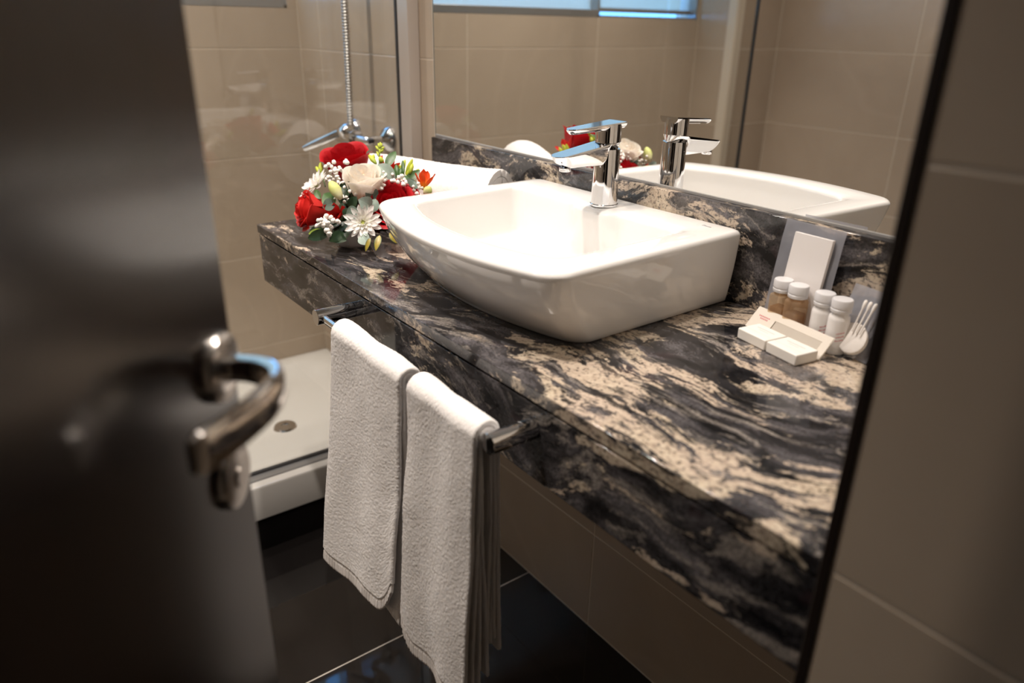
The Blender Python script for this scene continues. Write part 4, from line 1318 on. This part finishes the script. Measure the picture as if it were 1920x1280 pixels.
# folded film sachet with white card leaning on the upstand
pb = Vector((.913, -.050, CZ + .0015)); pu = Vector((1, -.03, 0)).normalized(); pv = Vector((.13, .155, 1)).normalized(); pv = (pv - pu * pv.dot(pu)).normalized(); pn = pu.cross(pv)
sach = film('vanity_sachet', pb, pu, pv, pn, .089, .1435, M['frost'], None, .0006, seed=8)
tag(sach, 'tall frosted film packet holding a white card, leaning on the granite upstand', 'packet')
cd = slab('card', pb + pu * .050 + pv * .066 + pn * .0045, pu, pv, pn, .056, .128, .006, M['paper'], sach, .0006)
cd['label'] = 'white card inside'
# cotton packet further right
qb = Vector((1.020, -.062, CZ + .0015)); qu = Vector((.98, -.17, 0)).normalized(); qv = Vector((-.02, .40, .9)).normalized(); qv = (qv - qu * qv.dot(qu)).normalized(); qn = qu.cross(qv)
cot = film('cotton_packet', qb + qv * .0, qu, qv, qn, .062, .088, M['frost'], None, .0006, seed=9)
tag(cot, 'frosted packet of cotton pads and buds beside the dark pier trim', 'packet')
for k in range(3):
    p = lathe('cotton_pad', [(0, 0), (.0175, 0), (.0195, .001), (.0195, .0028), (.0175, .0038), (0, .0038)], qb + qu * (.034 + .0015 * k) + qv * (.021 + .001 * k) + qn * (.0015 + .004 * k), qn, M['cotton'], cot, 28)
for k in range(3):
    a = qb + qu * (.036 + .0055 * k) + qv * .030 + qn * .0165; b_ = a + (qv + qu * (.04 * k - .02)) * .042
    tube('cotton_bud', [a, a + (b_ - a) * .72, a + (b_ - a) * .78, a + (b_ - a) * .88, a + (b_ - a) * .96, b_], [.0011, .0011, .0019, .0023, .0021, .0006], M['cotton'], cot, 10)

# ------------------------------------------------------------------ shower
TZS = .186
def tray():
    x0, x1, y0, y1 = XW + .001, -.096, -1.775, -.001
    o = fillet([(x0, y1), (x0, y0), (x1, y0), (x1, y1)], [.004] * 4, 6, [10, 10, 10, 10], None)
    i1 = fillet([(x0 + .055, y1 - .055), (x0 + .055, y0 + .055), (x1 - .085, y0 + .055), (x1 - .085, y1 - .055)], [.09] * 4, 6, [10, 10, 10, 10], None)
    i2 = fillet([(x0 + .085, y1 - .085), (x0 + .085, y0 + .085), (x1 - .11, y0 + .085), (x1 - .11, y1 - .085)], [.11] * 4, 6, [10, 10, 10, 10], None)
    c = Vector((-.400, -.306))
    R_ = []
    def rg(o_, z): R_.append([Vector((p.x, p.y, z)) for p in o_])
    rg(o, .094); rg(o, TZS - .006); rg(lerp_out(o, i1, .03), TZS - .0018); rg(lerp_out(o, i1, .10), TZS)
    rg(lerp_out(o, i1, .9), TZS); rg(i1, TZS - .002); rg(lerp_out(i1, i2, .5), TZS - .012); rg(i2, TZS - .024)
    for q in (.12, .35, .6, .8, .93): R_.append([Vector((*(p.lerp(c, q)), TZS - .026 - .006 * q)) for p in i2])
    n = len(o); V = [p for r in R_ for p in r]; F = []
    for i in range(len(R_) - 1):
        for k in range(n): F.append((i * n + k, i * n + (k + 1) % n, (i + 1) * n + (k + 1) % n, (i + 1) * n + k))
    V.append(Vector((c.x, c.y, TZS - .033)))
    for k in range(n): F.append(((len(R_) - 1) * n + k, (len(R_) - 1) * n + (k + 1) % n, len(V) - 1))
    ob = mesh('shower_tray', V, F, M['tray'], None, True); ob.data.set_sharp_from_angle(angle=math.radians(40))
    tag(ob, 'raised white shower tray on a black plinth behind the glass', 'shower tray')
    lathe('drain_cover', [(0, .004), (.010, .005), (.011, .008), (.020, .008), (.030, .006), (.034, .001)], (c.x, c.y, TZS - .0325), (0, 0, 1), M['chrome'], ob, 40)['label'] = 'round chrome drain'
    box('plinth', (x0 + .002, y0 + .004, .0005), (x1 - .004, y1, .0935), M['tile_floor'], ob)['label'] = 'black plinth'
    return ob
tray()
GX = -.150
scr = empty('shower_screen', (GX, -.44, TZS))
tag(scr, 'fixed clear glass shower screen standing between tray and vanity', 'shower screen')
box('glass_pane', (GX - .004, -.878, TZS + .006), (GX + .004, -.012, 2.02), M['glass'], scr)
box('wall_profile', (GX + .004, -.030, TZS), (GX + .051, -.0008, 2.03), M['alu'], scr, .0015)
box('gasket', (GX - .0055, -.032, TZS), (GX + .0038, -.0008, 2.03), M['rubber'], scr, .0005)
box('bottom_track', (GX - .008, -1.27, TZS + .0002), (GX + .028, -.031, TZS + .0055), M['alu_grey'], scr, .001)
box('bottom_seal', (GX - .006, -1.27, TZS + .0057), (GX + .006, -.033, TZS + .010), M['rubber'], scr)
drs = empty('shower_door', (GX + .02, -1.06, TZS))
tag(drs, 'clear glass sliding shower door beyond the fixed screen', 'shower door')
box('glass_pane', (GX + .014, -1.272, TZS + .008), (GX + .020, -.868, 2.02), M['glass'], drs)
box('edge_seal', (GX + .012, -1.279, TZS + .008), (GX + .022, -1.273, 2.02), M['rubber'], drs)

sm = empty('shower_mixer', (-.36, -.0, .955))
tag(sm, 'chrome shower mixer with spiral hose on the tiled wall behind the glass', 'shower mixer')
cyl('mixer_body', (-.405, -.068, .955), (-.315, -.068, .955), .021, M['chrome'], sm)
for x in (-.46, -.262):
    lathe('wall_escutcheon', [(0, 0), (.033, 0), (.032, .006), (.026, .016), (.014, .023), (.011, .026), (.011, .05)], (x, -.001, .955), (0, -1, 0), M['chrome'], sm, 40)
    tube('wall_union', [(x, -.04, .955), (x, -.06, .955), (x + (.02 if x < -.36 else -.02), -.068, .955), ((-.40 if x < -.36 else -.32), -.068, .955)], .0105, M['chrome'], sm, 16)
lathe('lever_hub', [(0, 0), (.019, 0), (.021, .004), (.019, .026), (.012, .031), (0, .031)], (-.36, -.068, .958), (0, -.55, .83), M['chrome'], sm, 32)
tube('mixer_lever', [(-.36, -.075, .968), (-.375, -.095, .960), (-.40, -.120, .945), (-.425, -.140, .932), (-.445, -.156, .922)], [.012, .0115, .0115, .0115, .0095], M['chrome'], sm, 16)
tube('spout', [(-.36, -.07, .945), (-.36, -.085, .925), (-.362, -.10, .915)], [.012, .012, .012], M['chrome'], sm, 16)
pts = [Vector((-.372, -.055, .975 + .86 * k / 240)) + Vector((.012 * math.sin(k / 240 * PI), 0, 0)) for k in range(241)]
hs = tube('shower_hose', pts, [.0092 if k % 2 else .0070 for k in range(241)], M['hose'], sm, 12)
hs['label'] = 'ribbed metal hose'

# ------------------------------------------------------------------ door, ajar, seen on edge
dd = Vector((-.782, .623, 0)).normalized(); dn = Vector((.623, .782, 0)).normalized()
DE = Vector((.949, -.7795, 0))            # free edge of the visible face
DLEN, DTH = .80, .042
bm = bmesh.new(); add_box(bm, (0, 0, .008), (DLEN, DTH, 2.05), .0012, 2)
mm = Matrix((-dd, -dn, UPV)).transposed().to_4x4()
bmesh.ops.transform(bm, matrix=Matrix.Translation(DE) @ mm, verts=bm.verts)
door = bm_obj('door_1', bm, M['wenge'], None, bev=.0012); tag(door, kind='structure')
RC = Vector((.9735, -.799, .9995)) + dn * .0002
ros = lathe('rosette', [(0, 0), (.026, 0), (.026, .004), (.0245, .0075), (.020, .009), (.0125, .0095), (0, .0095)], RC, dn, M['satin'], door, 56)
def lever_pts():
    P = []
    nk = .054; r_ = .036; gl = .120
    for k in range(8): P.append(RC + dn * (.006 + (nk - r_ - .006) * k / 7))
    c_ = RC + dn * (nk - r_) - dd * r_
    for k in range(1, 13):
        a = PI / 2 * k / 12
        P.append(c_ + dd * (r_ * math.cos(a)) + dn * (r_ * math.sin(a)))
    for k in range(1, 25):
        q = k / 24
        P.append(RC + dn * (nk - .020 * q ** 1.7) - dd * (r_ + (gl - r_) * q) + UPV * (.000))
    return P
P = lever_pts(); n = len(P)
V = []; F = []
prof = [(-1, -.55), (-.75, -.9), (0, -1.0), (.75, -.9), (1, -.55), (1, .55), (.75, .9), (0, 1.0), (-.75, .9), (-1, .55)]
for i, p in enumerate(P):
    d_ = (P[min(i + 1, n - 1)] - P[max(i - 1, 0)]).normalized()
    sd = d_.cross(UPV).normalized()
    q = i / (n - 1)
    hh = .0085 + .0055 * min(1, max(0, (i - 7) / 14)); tt = .0085 - .0040 * min(1, max(0, (i - 7) / 12))
    if i >= n - 2: hh *= .93 if i == n - 2 else .8; tt *= .9 if i == n - 2 else .7
    for a, b_ in prof: V.append(p + sd * a * tt + UPV * b_ * hh)
m = len(prof)
for i in range(n - 1):
    for k in range(m): F.append((i * m + k, i * m + (k + 1) % m, (i + 1) * m + (k + 1) % m, (i + 1) * m + k))
F.append(tuple(range(m))[::-1]); F.append(tuple(range((n - 1) * m, n * m)))
lv = mesh('lever_handle', V, F, M['nickel'], door, True); lv.data.set_sharp_from_angle(angle=math.radians(42)); lv['label'] = 'curved polished lever handle'
ros['label'] = 'round polished rosette'
KC = Vector((.976, -.801, .911)) + dn * .0002
kr = lathe('key_rosette', [(0, 0), (.0255, 0), (.0255, .003), (.024, .006), (.018, .0075), (0, .0075)], KC, dn, M['satin'], door, 56); kr['label'] = 'round polished lock rosette'
lathe('key_plug', [(0, 0), (.0085, 0), (.0085, .002), (0, .0022)], KC + dn * .0073, dn, M['satin'], door, 30)
